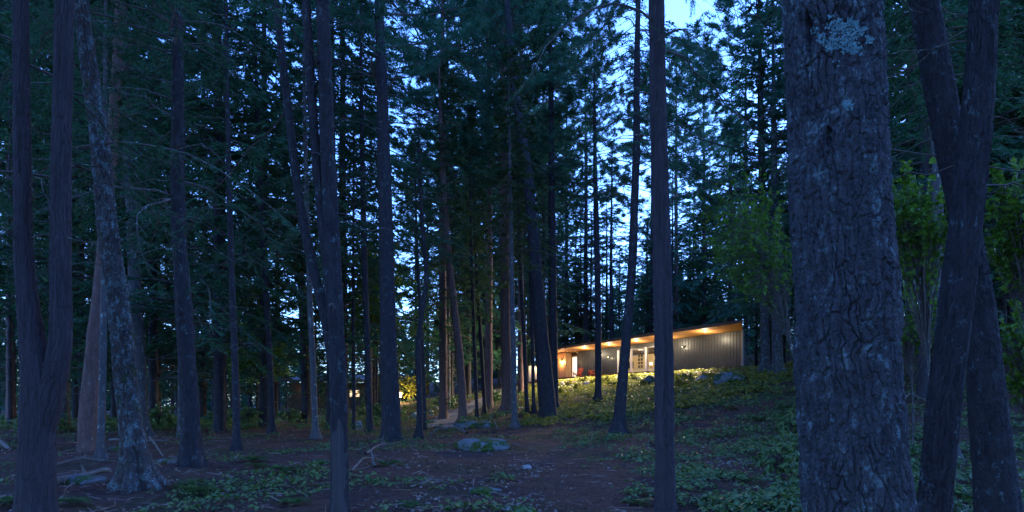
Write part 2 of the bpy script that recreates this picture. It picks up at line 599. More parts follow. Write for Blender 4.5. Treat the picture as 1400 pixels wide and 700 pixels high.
# ------------------------------------------------------------------ trunks
def make_trunk(pts, style, nseg, dz, zfine, seed, flare=0.5, flare_h=0.3, mat=None, amp=None, holes=(), bare=None):
    """pts: list of (x,y,z,r) bottom to top, local coordinates. Returns (V, quads)."""
    A = np.array(pts, float)
    z0, z1 = A[0, 2], A[-1, 2]
    zz = [z0]
    while zz[-1] < z1:
        z = zz[-1]
        zz.append(z + (dz if z < zfine else max(dz * 6, 0.25)))
    zz = np.array(zz)
    zf = np.arange(z0, z1 + 0.3, 0.1)
    ker = np.ones(7) / 7
    out = []
    for c in (0, 1, 3):
        v = np.interp(zf, A[:, 2], A[:, c])
        for _ in range(2):
            v = np.convolve(np.pad(v, 3, mode='reflect', reflect_type='odd'), ker, 'valid')
        out.append(np.interp(zz, zf, v))
    cx, cy, r = out
    wob = 0.10 * np.mean(r)
    cx = cx + wob * fbm(zz * 0.7, 0.0, seed, 3, seed)
    cy = cy + wob * fbm(zz * 0.7, 5.0, seed, 3, seed)
    th = np.arange(nseg) / nseg * 2 * PI
    TH, ZZ = np.meshgrid(th, zz)
    RR = np.broadcast_to(r[:, None], TH.shape)
    rm = float(np.median(r))
    h = ZZ - z0
    lob = 0.55 + 0.45 * np.cos(TH * 5 + seed + 0.6 * np.sin(TH * 2 + seed))
    RR = RR * (1 + flare * np.exp(-np.maximum(h - 0.35, 0) / flare_h) * lob)
    RR = RR * (1 + 0.05 * fbm(np.cos(TH) * 1.3, np.sin(TH) * 1.3, ZZ * 0.8, 3, seed))
    ct, st = np.cos(TH), np.sin(TH)
    circ = 2 * PI * rm
    if style == 'plate':
        cw = 0.05 if rm > 0.25 else 0.045
        nu = max(8, int(round(circ / cw)))
        wx = fbm(ct * rm * 9, st * rm * 9, ZZ * 7, 3, seed)
        wz = fbm(ct * rm * 9, st * rm * 9, ZZ * 5, 3, seed + 5)
        u = TH / (2 * PI) * nu + 1.0 * wx
        v = ZZ / (cw * 4.6) + 1.1 * wz + 7
        f1, f2, cid = worley(u, v, nu, seed)
        rg = np.abs(fbm(ct * rm * 13, st * rm * 13, ZZ * 3.2, 3, seed + 12) + 0.35 * wx)
        pl = sstep(0.0, 0.16, f2 - f1) * (0.35 + 0.65 * sstep(0.0, 0.13, rg))
        u2 = TH / (2 * PI) * nu * 3 + 1.4 * wx
        g1, g2, cid2 = worley(u2, ZZ / (cw * 0.9) + wz, nu * 3, seed + 3)
        a = amp or (0.026 if rm > 0.25 else 0.02)
        depthmod = 0.55 + 0.45 * sstep(-0.3, 0.4, fbm(ct * rm * 4, st * rm * 4, ZZ * 2.2, 3, seed + 8))
        d = a * (pl * depthmod + 0.28 * cid * pl + 0.26 * sstep(0.0, 0.3, g2 - g1) * (0.3 + cid2) + 0.34 * fbm(ct * rm * 40, st * rm * 40, ZZ * 30, 3, seed + 1))
        d = d - a * 0.8
    elif style == 'fiber':
        a = amp or min(0.026, max(0.012, 0.16 * rm))
        nu = max(10, int(round(circ / 0.034)))
        wx = fbm(ct * rm * 9, st * rm * 9, ZZ * 4, 3, seed)
        f1, f2, cid = worley(TH / (2 * PI) * nu + 0.9 * wx, ZZ / 0.32 + 0.8 * wx, nu, seed)
        q = 48 * max(rm, 0.08) / 0.15
        n1 = 1 - np.abs(fbm(ct * q * 0.35, st * q * 0.35, ZZ * 1.1, 4, seed)) * 2.2
        n2 = fbm(ct * q * 0.9, st * q * 0.9, ZZ * 3.0, 3, seed + 4)
        d = a * (np.clip(n1, -1, 1) * 0.55 + 0.4 * n2 + 0.75 * sstep(0.0, 0.22, f2 - f1) + 0.4 * cid - 0.75)
    else:
        a = amp or 0.006
        d = a * fbm(ct * 3, st * 3, ZZ * 4, 4, seed)
    for hth, hz, ha, hb, hd in holes:
        e = ((np.angle(np.exp(1j * (TH - hth))) * rm) / ha) ** 2 + ((ZZ - hz) / hb) ** 2
        e = e * (1 + 0.5 * fbm(ct * 8, st * 8, ZZ * 9, 3, 77))
        d = d - hd * (1 - sstep(0.45, 1.1, e)) + 0.012 * np.exp(-((e - 1.35) / 0.35) ** 2)
    RR = np.maximum(RR + d, 0.006)
    V = np.stack([cx[:, None] + RR * ct, cy[:, None] + RR * st, ZZ], -1)
    return V.reshape(-1, 3), grid_faces(len(zz), nseg, True), (zz, cx, cy, r), (TH, ZZ)


def stem_pts(pxs, D, H, base=None, yl=0.0, taper=0.35):
    """pixel centre line at depth D -> (x,y,z,r) absolute, up to height H above the base."""
    Q = []
    for px, py, wd in pxs:
        p = P(px, py, D)
        Q.append([p[0], D, p[2], wd / 2 / F * D * math.cos(math.atan((px - 700) / F)) * 0.97])
    Q = np.array(Q)
    Q = Q[np.argsort(Q[:, 2])]
    if base is not None and Q[0, 2] > base + 0.02:
        sl = (Q[1, 0] - Q[0, 0]) / (Q[1, 2] - Q[0, 2])
        Q = np.vstack([[Q[0, 0] + sl * (base - Q[0, 2]), D, base, Q[0, 3] * 1.04], Q])
    elif base is not None:
        Q[0, 2] = base
    zt = H + Q[0, 2]
    if zt > Q[-1, 2] + 0.6:
        sl = (Q[-1, 0] - Q[-2, 0]) / (Q[-1, 2] - Q[-2, 2])
        n = 5
        for i in range(1, n + 1):
            z = Q[-1, 2] + (zt - Q[-1, 2]) * (1 / (n + 1 - i))
            k = (z - Q[-1, 2])
            tt = i / n
            Q = np.vstack([Q, [Q[-1, 0] + sl * 0.75 ** i * k, D, z, 0]])
        L = len(Q) - n - 1
        Q[L + 1:, 3] = Q[L, 3] * (1 - (1 - 0.12) * ((Q[L + 1:, 2] - Q[L, 2]) / (zt - Q[L, 2])) ** 1.2)
    Q[:, 1] += yl * (Q[:, 2] - Q[0, 2])
    return Q


def bough_wood(axis, zs, Ls, seed, ns=4, droop=0.5, el=(-0.1, 0.35), sub=5, r0=0.018, mb=None, az=None):
    """bare branches with side twigs off a trunk axis (zz,cx,cy,r)."""
    g = np.random.default_rng(seed)
    mb = mb or MB()
    zz, cx, cy, rr = axis
    for i, z in enumerate(zs):
        L = Ls[i]
        a = g.uniform(0, 2 * PI) if az is None else az[i]
        e = g.uniform(*el)
        o = np.array([np.interp(z, zz, cx), np.interp(z, zz, cy), z])
        rt = np.interp(z, zz, rr) * 0.75
        n = 9
        t = np.linspace(0, 1, n)
        hd = np.array([math.cos(a), math.sin(a), 0])
        sd_ = np.array([-hd[1], hd[0], 0])
        w1 = np.cumsum(g.normal(0, 0.03, n)) * L
        w2 = np.cumsum(g.normal(0, 0.03, n)) * L
        Pt = o + hd * (rt + L * t * math.cos(e))[:, None] + sd_ * w1[:, None]
        Pt[:, 2] += L * (math.sin(e) * t - droop * 0.5 * t * t) + w2
        r = r0 * (0.6 + 0.4 * L / 2) * (1 - 0.85 * t)
        mb.tube(Pt, r, ns, False)
        for k in range(sub):
            q = g.uniform(0.25, 0.95)
            p0 = np.array([np.interp(q, t, Pt[:, c]) for c in range(3)])
            sg = g.choice([-1, 1])
            l2 = L * g.uniform(0.15, 0.4) * (1.1 - q)
            d2 = hd * 0.6 + sd_ * sg * g.uniform(0.5, 1) + np.array([0, 0, g.uniform(-0.6, 0.3)])
            d2 /= np.linalg.norm(d2)
            tt = np.linspace(0, 1, 4)
            pp = p0 + d2 * (l2 * tt)[:, None]
            pp[:, 2] -= l2 * 0.25 * tt * tt
            mb.tube(pp, 0.35 * r0 * (1 - 0.8 * tt), 3, False)
    return mb


# ------------------------------------------------------------------ conifer crowns
def blades(O, D, N, ln, wd):
    """diamond blades: origins O, directions D, normals N."""
    S_ = np.cross(D, N)
    S_ /= np.linalg.norm(S_, axis=1)[:, None] + 1e-9
    ln, wd = np.asarray(ln)[:, None], np.asarray(wd)[:, None]
    V = np.stack([O, O + D * ln * 0.45 + S_ * wd / 2, O + D * ln, O + D * ln * 0.45 - S_ * wd / 2], 1)
    return V.reshape(-1, 3)


def crown(Lc, Rm, seed, style, n_prim, prof, twig_step=0.10, twig_len=0.5, bl=0.14, bw=0.042, gap=0.12, ns=4, dens=1.0, bstep=0.036, leafm=None):
    g = np.random.default_rng(seed)
    wood = MB()
    BV, RN = [], []
    zs = np.sort(g.uniform(0, 1, n_prim)) ** 0.92
    for i, tz in enumerate(zs):
        if g.random() < gap * (1.5 - tz):
            continue
        L = max(0.25, Rm * prof(tz) * g.uniform(0.6, 1.12))
        a = i * 2.39996 + g.uniform(-0.5, 0.5)
        hd = np.array([math.cos(a), math.sin(a), 0])
        sdv = np.array([-hd[1], hd[0], 0])
        e = {'hemlock': 0.15, 'spruce': -0.05, 'cedar': 0.45, 'pine': 0.22}[style] + g.normal(0, 0.12) + 0.5 * tz * (style != 'spruce')
        dr = {'hemlock': 0.55, 'spruce': 0.35, 'cedar': 0.75, 'pine': 0.12}[style] * g.uniform(0.6, 1.3)
        n = 10
        t = np.linspace(0, 1, n)
        w1 = np.cumsum(g.normal(0, 0.025, n)) * L
        Pt = np.array([0, 0, tz * Lc]) + hd * (L * t * math.cos(e))[:, None] + sdv * w1[:, None]
        upc = 0.25 if style == 'pine' else (0.12 if style == 'spruce' else 0.0)
        Pt[:, 2] += L * (math.sin(e) * t - dr * t * t + upc * t ** 3)
        wood.tube(Pt, (0.008 + 0.011 * L / 2) * (1 - 0.88 * t), ns, False)
        T = np.gradient(Pt, axis=0)
        T /= np.linalg.norm(T, axis=1)[:, None]
        nt_ = max(4, int(L * 0.92 / twig_step * dens))
        q = g.uniform(0.18 if style != 'pine' else 0.35, 1.0, nt_)
        if g.random() < 0.25:
            q = q[q > g.uniform(0.3, 0.55)]
        nt_ = len(q)
        if nt_ == 0:
            continue
        p0 = np.stack([np.interp(q, t, Pt[:, c]) for c in range(3)], -1)
        tt = np.stack([np.interp(q, t, T[:, c]) for c in range(3)], -1)
        sg = np.where(g.random(nt_) < 0.5, -1, 1)
        an = g.uniform(0.5, 1.15, nt_)
        d = tt * np.cos(an)[:, None] + sdv * (sg * np.sin(an))[:, None]
        d[:, 2] += g.normal(-0.12 if style != 'pine' else 0.2, 0.2, nt_)
        d /= np.linalg.norm(d, axis=1)[:, None]
        l2 = twig_len * g.uniform(0.5, 1.3, nt_) * (1.15 - 0.75 * q) * min(1.2, 0.35 + L / 2.2)
        for k in range(0, nt_, 3):
            wood.tube(np.array([p0[k], p0[k] + d[k] * l2[k] * 0.5, p0[k] + d[k] * l2[k] - np.array([0, 0, 0.08 * l2[k]])]), [0.005, 0.004, 0.002], 3, False)
        if style == 'pine':
            m = int(32 * dens)
            tips = np.concatenate([p0 + d * l2[:, None], p0 + d * l2[:, None] * 0.55])
            dd = np.concatenate([d, d])
            O = np.repeat(tips, m, 0) - np.repeat(dd, m, 0) * g.uniform(0, 0.14, len(tips) * m)[:, None]
            D = np.repeat(dd, m, 0) * g.uniform(0.15, 1.0, len(O))[:, None] + g.normal(0, 0.6, (len(O), 3))
            D[:, 2] += 0.15
            D /= np.linalg.norm(D, axis=1)[:, None]
            N = g.normal(0, 1, O.shape)
            BV.append(blades(O, D, N, bl * g.uniform(0.7, 1.3, len(O)), bw * g.uniform(0.7, 1.2, len(O))))
            RN.append(np.clip(np.repeat(g.random(len(tips)), m) * 0.7 + g.random(len(O)) * 0.3, 0, 1))
        else:
            m = max(3, int(twig_len / bstep * dens))
            s = (np.arange(m) + 0.5) / m
            O = p0[:, None] + d[:, None] * (l2[:, None] * s[None])[..., None]
            O[..., 2] -= (0.12 * l2[:, None] * s[None] ** 2)
            sd2 = np.cross(d, np.array([0, 0, 1.0]))
            sd2 /= np.linalg.norm(sd2, axis=1)[:, None] + 1e-6
            alt = np.where(np.arange(m) % 2 == 0, 1, -1)[None, :, None]
            ang = g.uniform(0.3, 0.95, (nt_, m, 1))
            D = d[:, None] * np.cos(ang) + sd2[:, None] * alt * np.sin(ang)
            D = D + g.normal(0, 0.16, D.shape)
            D[..., 2] -= 0.12
            D = D.reshape(-1, 3)
            D /= np.linalg.norm(D, axis=1)[:, None]
            O = O.reshape(-1, 3)
            N = np.array([0, 0, 0.7]) + g.normal(0, 0.8, O.shape)
            BV.append(blades(O, D, N, bl * g.uniform(0.6, 1.4, len(O)), bw * g.uniform(0.7, 1.3, len(O))))
            RN.append(np.clip(np.repeat(g.random(nt_), m) * 0.6 + g.random(len(O)) * 0.4, 0, 1))
    V = np.concatenate(BV)
    rn = np.concatenate(RN)
    mat = leafm or {'hemlock': M['needle_hemlock'], 'spruce': M['needle_hemlock'], 'cedar': M['needle_cedar'], 'pine': M['needle_pine']}[style]
    WV = np.concatenate(wood.v)
    WF = np.concatenate(wood.f[4])
    return mesh_np('crown', np.concatenate([V, WV]), np.concatenate([np.arange(len(V)).reshape(-1, 4), WF + len(V)]), [mat, M['twig']], False,
                   np.concatenate([np.zeros(len(V) // 4, int), np.ones(len(WF), int)]), np.concatenate([rn, np.zeros(len(WF))]))


CR = {}
CR['hemlock_a'] = crown(14, 3.4, 1, 'hemlock', 150, lambda t: (1 - t) ** 0.8 * 0.95 + 0.05)
CR['hemlock_b'] = crown(14, 3.0, 2, 'hemlock', 130, lambda t: (1 - t) ** 0.65 * (0.8 + 0.25 * math.sin(t * 17)) + 0.05, gap=0.2)
CR['spruce_a'] = crown(14, 2.6, 3, 'spruce', 170, lambda t: (1 - t) ** 0.9 + 0.04)
CR['spruce_b'] = crown(14, 2.9, 4, 'spruce', 110, lambda t: (1 - t) ** 0.7 * (0.75 + 0.3 * math.sin(t * 23 + 1)) + 0.04, gap=0.3)
CR['pine_a'] = crown(12, 4.3, 5, 'pine', 105, lambda t: 0.35 + 0.75 * math.sin(PI * min(1, t * 0.85 + 0.18)), twig_step=0.16, twig_len=0.6, bl=0.19, bw=0.022, gap=0.15)
CR['pine_b'] = crown(12, 3.4, 6, 'pine', 60, lambda t: 0.3 + 0.8 * math.sin(PI * min(1, t * 0.8 + 0.22)), twig_step=0.2, twig_len=0.6, bl=0.19, bw=0.022, gap=0.28)
CR['cedar_a'] = crown(12, 1.9, 7, 'cedar', 150, lambda t: (1 - t) ** 0.6 * 0.95 + 0.06, twig_len=0.4)
CR['near_a'] = crown(14, 3.2, 21, 'hemlock', 95, lambda t: (1 - t) ** 0.7 + 0.05, twig_step=0.085, twig_len=0.42, bl=0.06, bw=0.011, gap=0.25, bstep=0.0125)
CR['near_b'] = crown(14, 3.0, 22, 'hemlock', 80, lambda t: (1 - t) ** 0.6 * (0.8 + 0.25 * math.sin(t * 19)) + 0.05, twig_step=0.085, twig_len=0.42, bl=0.06, bw=0.011, gap=0.3, bstep=0.0125)
CR['fir'] = crown(14, 3.4, 9, 'hemlock', 140, lambda t: (1 - t) ** 0.75 * 0.95 + 0.05, leafm=M['needle_fir_skylit'])
CR['sparse'] = crown(12, 3.2, 8, 'spruce', 70, lambda t: (1 - t) ** 0.55 * 0.95 + 0.06, gap=0.1, dens=0.7)


def add_crown(root, key, axis, base_z, Lz, rs, rz, part='crown'):
    """axis local; crown base at local z base_z; crown height Lz; radial scale rs."""
    zz, cx, cy, _ = axis
    cm = CR[key]
    L0 = {'p': 12, 'c': 12}.get(key[0], 14)
    if key == 'sparse':
        L0 = 12
    loc = (float(np.interp(base_z + Lz * 0.3, zz, cx)), float(np.interp(base_z + Lz * 0.3, zz, cy)), base_z)
    o = link(part, cm, root, loc)
    o.rotation_euler = (0, 0, rz)
    o.scale = (rs, rs, Lz / L0)


TREES = []


def tree(label, pxs, D=None, base=None, H=20, style='fiber', mat='bark_dark', nseg=28, dz=0.06, cr=None, dead=None, name='conifer_tree',
         flare=1.2, cat='tree', group=None, extra=None, yl=0.0, holes=(), zfine=None, bare=None, amp=None, seed=None, flare_h=0.22):
    """base: (px,py) where it meets the ground; else D is given and the base is out of the frame."""
    seed = seed or (len(TREES) * 7 + 3)
    if base is not None:
        x, D, z = ray_ground(*base)
        pxs = list(pxs) + [(base[0], base[1], pxs[0][2] * 1.0 if pxs[0][1] > pxs[-1][1] else pxs[-1][2])]
        zb = z
    else:
        q = sorted(pxs, key=lambda a: -a[1])
        x = P(q[0][0], q[0][1], D)[0]
        zb = gz(x, D)
    Q = stem_pts(pxs, D, H, zb - 0.3, yl)
    o = np.array([Q[0, 0], Q[0, 1], zb])
    Qc = Q.copy()
    Qc[:, :3] -= o
    root = thing(name, label, cat, tuple(o), 0, group)
    zf = zfine or (EYE + HOR / F * D - zb + 0.8)
    V, Fq, ax, (TH, ZZ) = make_trunk(Qc, style, nseg, dz, zf, seed, flare, flare_h, holes=holes, amp=amp)
    Vs, Fs, n = [V], [Fq], len(V)
    if extra:
        for e in extra:
            Q2 = stem_pts(e, D, H * 0.93, None, yl)
            Q2[:, :3] -= o
            V2, F2, ax2, _ = make_trunk(Q2, style, nseg, dz, zf, seed + 50, 0.0, amp=amp)
            Vs.append(V2)
            Fs.append(F2 + n)
            n += len(V2)
    V, Fa = np.concatenate(Vs), np.concatenate(Fs)
    mi = None
    mats = [M[mat]]
    if bare:
        mats.append(M['bare_wood'])
        c = V[Fa[:, 0]]
        ang = np.arctan2(c[:, 1], c[:, 0] - np.interp(c[:, 2], ax[0], ax[1]))
        da = np.abs(np.angle(np.exp(1j * (ang - bare[0]))))
        e = da + 0.8 * fbm(np.cos(ang) * 3, np.sin(ang) * 3, c[:, 2] * 3.5, 4, 5) + np.maximum(c[:, 2] - bare[2], 0) * 5
        mi = (e < bare[1]).astype(int)
    if dead:
        g = np.random.default_rng(seed + 9)
        m, za, zb2, La, Lb = dead[:5]
        mb = bough_wood(ax, g.uniform(za, zb2, m), g.uniform(La, Lb, m), seed + 1, droop=0.5 if len(dead) < 6 else dead[5], r0=0.014 if D > 12 else 0.011)
        Vd, Fd = np.concatenate(mb.v), np.concatenate(mb.f[4])
        mi = np.concatenate([mi if mi is not None else np.zeros(len(Fa), int), np.full(len(Fd), len(mats))])
        mats.append(M['twig'])
        Fa = np.concatenate([Fa, Fd + len(V)])
        V = np.concatenate([V, Vd])
    link('trunk', mesh_np('trunk', V, Fa, mats, True, mi), root)
    for i, c in enumerate(cr or []):
        add_crown(root, c[0], ax, c[1], c[2], c[3], c[4] if len(c) > 4 else seed * 1.3)
    TREES.append((o[0], o[1], Q[0, 3]))
    return root, ax, o


# --- the foreground, left to right
tree('dark cedar with two tall stems forking low, at the far left edge', [(48, 713, 62), (49, 650, 54), (50, 600, 50), (52, 540, 52), (52, 510, 50), (46, 470, 34), (36, 400, 30), (32, 330, 26), (30, 180, 24), (27, 0, 21)],
     D=8.2, H=17, style='fiber', mat='bark_cedar', nseg=110, dz=0.014, name='cedar_tree', flare=0.25,
     extra=[[(60, 590, 34), (70, 530, 40), (79, 500, 38), (86, 470, 32), (84, 430, 29), (82, 350, 29), (84, 200, 27), (87, 100, 26), (88, 0, 25)]],
     dead=(16, 3.2, 8.5, 0.8, 2.6, 0.9), cr=[('near_b', 4.8, 12, 1.0)], seed=31)
tree('huge plated pine trunk with lichen filling the right foreground', [(1175, 720, 163), (1172, 690, 160), (1160, 560, 152), (1151, 350, 147), (1143, 180, 140), (1136, 0, 135)],
     D=4.6, H=24, style='plate', mat='bark_pine', nseg=420, dz=0.0065, name='pine_tree', flare=0.12, zfine=5.2, seed=41, amp=0.026,
     holes=[(-PI / 2 - 0.93, 3.85, 0.03, 0.14, 0.07), (-PI / 2 - 0.62, 3.15, 0.022, 0.07, 0.05)],
     cr=[('pine_a', 13, 11, 1.1)])
tree('slim straight dark trunk crossing the house right of centre', [(910, 715, 28), (909, 600, 26), (907, 450, 25), (905, 350, 24), (900, 180, 22), (897, 0, 20)],
     D=7.4, H=17, style='fiber', mat='bark_cedar', nseg=64, dz=0.018, name='conifer_tree', dead=(7, 4.2, 7.5, 0.3, 1.2),
     cr=[('near_a', 5.1, 11, 0.55, 2.0)], seed=51, flare=0.3)
tree('dark trunk splitting into three stems with a barkless patch at the bottom', [(464, 715, 25), (464, 640, 23), (462, 520, 23), (457, 420, 23), (454, 330, 21), (448, 200, 19), (440, 0, 17)],
     D=8.5, H=17, style='fiber', mat='bark_dark', nseg=64, dz=0.02, name='conifer_tree', seed=61, flare=0.3, bare=(-PI / 2 + 0.2, 0.85, 1.0),
     extra=[[(455, 500, 12), (448, 440, 15), (434, 392, 13), (424, 350, 12), (408, 270, 11), (390, 120, 10), (377, 0, 9)],
            [(459, 480, 14), (450, 380, 14), (440, 300, 13), (430, 200, 12), (418, 0, 11)]],
     dead=(10, 2.6, 7.5, 0.5, 1.8), cr=[('near_b', 4.6, 12, 1.0)])
tree('leaning blotchy trunk with flared mossy base, lichen on its side', [(186, 630, 38), (181, 590, 34), (172, 530, 33), (166, 450, 32), (157, 380, 31), (148, 330, 30), (137, 200, 28), (112, 20, 22)],
     base=(192, 668), H=19, style='plate', mat='bark_hemlock', nseg=120, dz=0.02, name='hemlock_tree', flare=1.5, seed=71, flare_h=0.3, amp=0.03,
     dead=(14, 3.5, 9, 0.6, 2.4), cr=[('near_a', 5.0, 13, 1.15)])
tree('straight dark trunk with flared roots right of the leaning blotchy trunk', [(261, 600, 29), (258, 540, 27), (255, 480, 25), (250, 400, 24), (244, 330, 21), (243, 200, 18), (242, 0, 15)],
     base=(263, 638), H=21, style='plate', mat='bark_dark', nseg=64, dz=0.04, name='hemlock_tree', flare=0.8, seed=72, dead=(22, 4, 9, 0.5, 2.2), cr=[('near_a', 5.2, 15.5, 1.05)])
tree('reddish trunk leaning right behind the blotchy leaning tree', [(118, 590, 27), (123, 530, 25), (130, 450, 22), (138, 380, 20)], base=(119, 616), H=20, mat='bark_red', style='plate', nseg=56, dz=0.05, name='pine_tree',
     cr=[('pine_a', 9, 11, 1.0)], seed=73, flare=0.3)
tree('thin pale pole trunk in front of the reddish leaning trunk', [(139, 560, 11), (141, 480, 11), (142, 420, 10), (143, 300, 9)], base=(137, 630), H=13, mat='bark_pale', style='smooth', nseg=20, name='young_tree', seed=74, cr=[('hemlock_b', 6, 7, 0.6)])
tree('bluish upright trunk seen behind the blotchy leaning tree', [(193, 560, 22), (188, 460, 19), (183, 350, 18), (176, 200, 16)], base=(195, 598), H=20, mat='bark_pale', style='plate', nseg=40, name='pine_tree', seed=75, cr=[('pine_b', 9, 11, 1.0)])
tree('thin dark trunk standing alone on the clearing left of centre', [(323, 560, 10), (320, 460, 9), (316, 360, 8), (312, 200, 7)], base=(324, 616), H=17, mat='bark_dark', style='fiber', nseg=22, name='conifer_tree', seed=76, dead=(20, 2.5, 8, 0.4, 1.4), cr=[('spruce_b', 5.5, 11.5, 0.75)])
tree('thick straight blue-grey trunk near the middle of the clearing', [(535, 560, 27), (531, 480, 24), (529, 380, 21), (526, 250, 19), (522, 100, 15), (518, 0, 12)], base=(536, 602), H=24, mat='bark_dark', style='plate', nseg=64, dz=0.05, name='pine_tree', flare=0.35, seed=77,
     dead=(20, 6, 12, 0.8, 3.0), cr=[('pine_a', 10.5, 13.5, 1.15)])
tree('crooked thin tree with a curving stem left of the path', [(574, 580, 9), (573, 520, 8), (571, 470, 8), (578, 420, 7), (584, 380, 6), (578, 320, 6), (574, 240, 5)], base=(573, 600), H=11, style='smooth', mat='bark_dark', nseg=18, name='young_tree', seed=78, cr=[('hemlock_b', 6, 6, 0.55)])
tree('thin dark pole beside the crooked tree left of the path', [(580, 540, 5), (578, 480, 5), (574, 420, 5)], base=(581, 588), H=13, style='smooth', mat='bark_dark', nseg=14, name='young_tree', seed=79, cr=[('spruce_b', 5, 8.5, 0.6)])
tree('slender dark trunk just left of the thick middle trunk', [(504, 540, 9), (502, 470, 8), (499, 380, 8), (496, 250, 7)], base=(506, 591), H=18, mat='bark_dark', nseg=18, name='conifer_tree', seed=80, dead=(18, 2.5, 8, 0.3, 1.3), cr=[('spruce_a', 7, 12, 0.7)])
tree('thin blue-lit trunk left of the three-stemmed tree', [(430, 560, 9), (428, 500, 9), (424, 420, 8), (420, 300, 7)], base=(432, 600), H=18, mat='bark_pale', style='smooth', nseg=20, name='conifer_tree', seed=81, dead=(14, 3, 8, 0.3, 1.3), cr=[('hemlock_b', 6, 12, 0.8)])
tree('dark trunk behind the thin blue-lit trunk, left of the glowing window', [(419, 540, 15), (417, 480, 14), (414, 400, 13), (404, 330, 11), (394, 260, 9)], base=(420, 577), H=22, mat='bark_dark', style='plate', nseg=30, name='conifer_tree', seed=82, dead=(16, 4, 10, 0.5, 2.2), cr=[('hemlock_a', 8.5, 13, 1.0)])
tree('thin grey trunk between the lone thin trunk and the three-stemmed tree', [(371, 550, 9), (368, 470, 8), (360, 350, 8)], base=(372, 594), H=19, mat='bark_dark', nseg=18, name='conifer_tree', seed=83, dead=(18, 3, 9, 0.3, 1.4), cr=[('spruce_a', 6.5, 12.5, 0.8)])
tree('brown trunk standing at the near end of the gravel path', [(632, 540, 12), (628, 480, 11), (621, 420, 10), (613, 350, 9), (606, 250, 8)], base=(634, 578), H=19, mat='bark_red', style='plate', nseg=28, name='conifer_tree', seed=84, dead=(18, 3.5, 9, 0.4, 1.6), cr=[('cedar_a', 5.5, 13, 1.2)])
tree('skinny trunk right of the path end, left of two thin neighbours', [(651, 540, 5), (649, 480, 5), (646, 400, 5)], base=(653, 573), H=16, mat='bark_dark', nseg=14, style='smooth', name='young_tree', seed=85, cr=[('cedar_a', 5, 11, 0.9)])
tree('skinny trunk close beside the thick dark trunk right of the path', [(661, 530, 5), (657, 460, 5), (652, 380, 4)], base=(663, 566), H=16, mat='bark_dark', nseg=14, style='smooth', name='young_tree', seed=86, cr=[('cedar_a', 5.5, 10, 0.9)])
tree('thick dark trunk with an orange-lit edge right of the path', [(693, 530, 15), (692, 480, 14), (691, 420, 14), (690, 350, 13), (689, 240, 11), (688, 150, 10)], base=(694, 563), H=25, mat='bark_red', style='plate', nseg=36, name='pine_tree', seed=87, dead=(16, 6, 14, 0.6, 2.5), cr=[('pine_a', 11, 14, 1.3)])
tree('slim pale trunk in front of the orange-edged trunk', [(703, 560, 8), (702, 480, 8), (700, 400, 7), (698, 300, 6)], base=(704, 585), H=15, mat='bark_pale', style='smooth', nseg=18, name='young_tree', seed=88, cr=[('cedar_a', 6.5, 8.5, 1.0)])
tree('left of two thin dark stems in front of the wood-clad house end', [(719, 530, 6), (717, 470, 6), (713, 400, 5)], base=(721, 566), H=15, mat='bark_dark', style='smooth', nseg=14, name='young_tree', seed=89, cr=[('cedar_a', 6.5, 8.5, 0.9)])
tree('right of two thin dark stems in front of the wood-clad house end', [(729, 525, 5), (728, 470, 5), (726, 410, 5)], base=(730, 565), H=15, mat='bark_dark', style='smooth', nseg=14, name='young_tree', seed=90, cr=[('cedar_a', 7, 8, 0.9)])
tree('thick leaning trunk with warm glow beside the wood-clad house end', [(748, 545, 24), (742, 480, 21), (735, 400, 18), (730, 330, 16), (722, 240, 14), (707, 140, 12)], base=(750, 573), H=25, mat='bark_dark', style='plate', nseg=44, dz=0.05, name='pine_tree', flare=0.5, seed=91, dead=(14, 7, 14, 0.6, 2.6),
     cr=[('pine_b', 14, 11, 1.3)])
tree('dark straight trunk close behind the thick leaning trunk by the house', [(757, 530, 13), (756, 450, 12), (755, 350, 11), (754, 230, 9)], base=(758, 560), H=24, mat='bark_dark', style='plate', nseg=30, name='conifer_tree', seed=92, dead=(18, 6, 13, 0.5, 2.4), cr=[('hemlock_b', 11, 13, 1.05)])
tree('thin dark trunk with flared base on the lit bank before the house', [(818, 530, 9), (818, 460, 8.5), (817, 380, 8), (815, 300, 7)], base=(818, 549), H=19, mat='bark_dark', style='fiber', nseg=26, name='conifer_tree', flare=1.1, seed=93, dead=(22, 6.5, 12, 0.4, 2.0), cr=[('pine_b', 9.0, 11.5, 1.0)])
tree('leaning dark trunk with flared roots in front of the house windows', [(847, 570, 17), (853, 500, 14), (860, 420, 13), (865, 350, 12), (870, 200, 10), (872, 0, 7)], base=(845, 594), H=20, mat='bark_dark', style='plate', nseg=44, dz=0.045, name='conifer_tree', flare=1.1, seed=94,
     dead=(46, 5.5, 13, 0.8, 3.2), cr=[('sparse', 8.0, 12, 1.0)])
tree('reddish trunk leaning right at the far right foreground', [(1278, 690, 46), (1285, 600, 47), (1296, 500, 48), (1310, 400, 48), (1322, 300, 47), (1335, 150, 44), (1346, 0, 38)], D=5.8, H=18, style='fiber', mat='bark_dark', nseg=110, dz=0.014, name='cedar_tree', flare=0.25, seed=95,
     dead=(12, 3.0, 7, 0.4, 1.6), cr=[('near_b', 8, 9, 0.8)])
tree('black trunk leaning left, crossing behind the reddish one', [(1362, 680, 66), (1352, 560, 56), (1340, 430, 48), (1318, 300, 42), (1298, 200, 44), (1282, 100, 46), (1264, 0, 43)], D=7.4, H=17, style='plate', mat='bark_dark', nseg=96, dz=0.02, name='cedar_tree', flare=0.3, seed=96,
     dead=(14, 3.0, 8, 0.5, 2.4), cr=[('near_a', 6.5, 11, 0.85)])
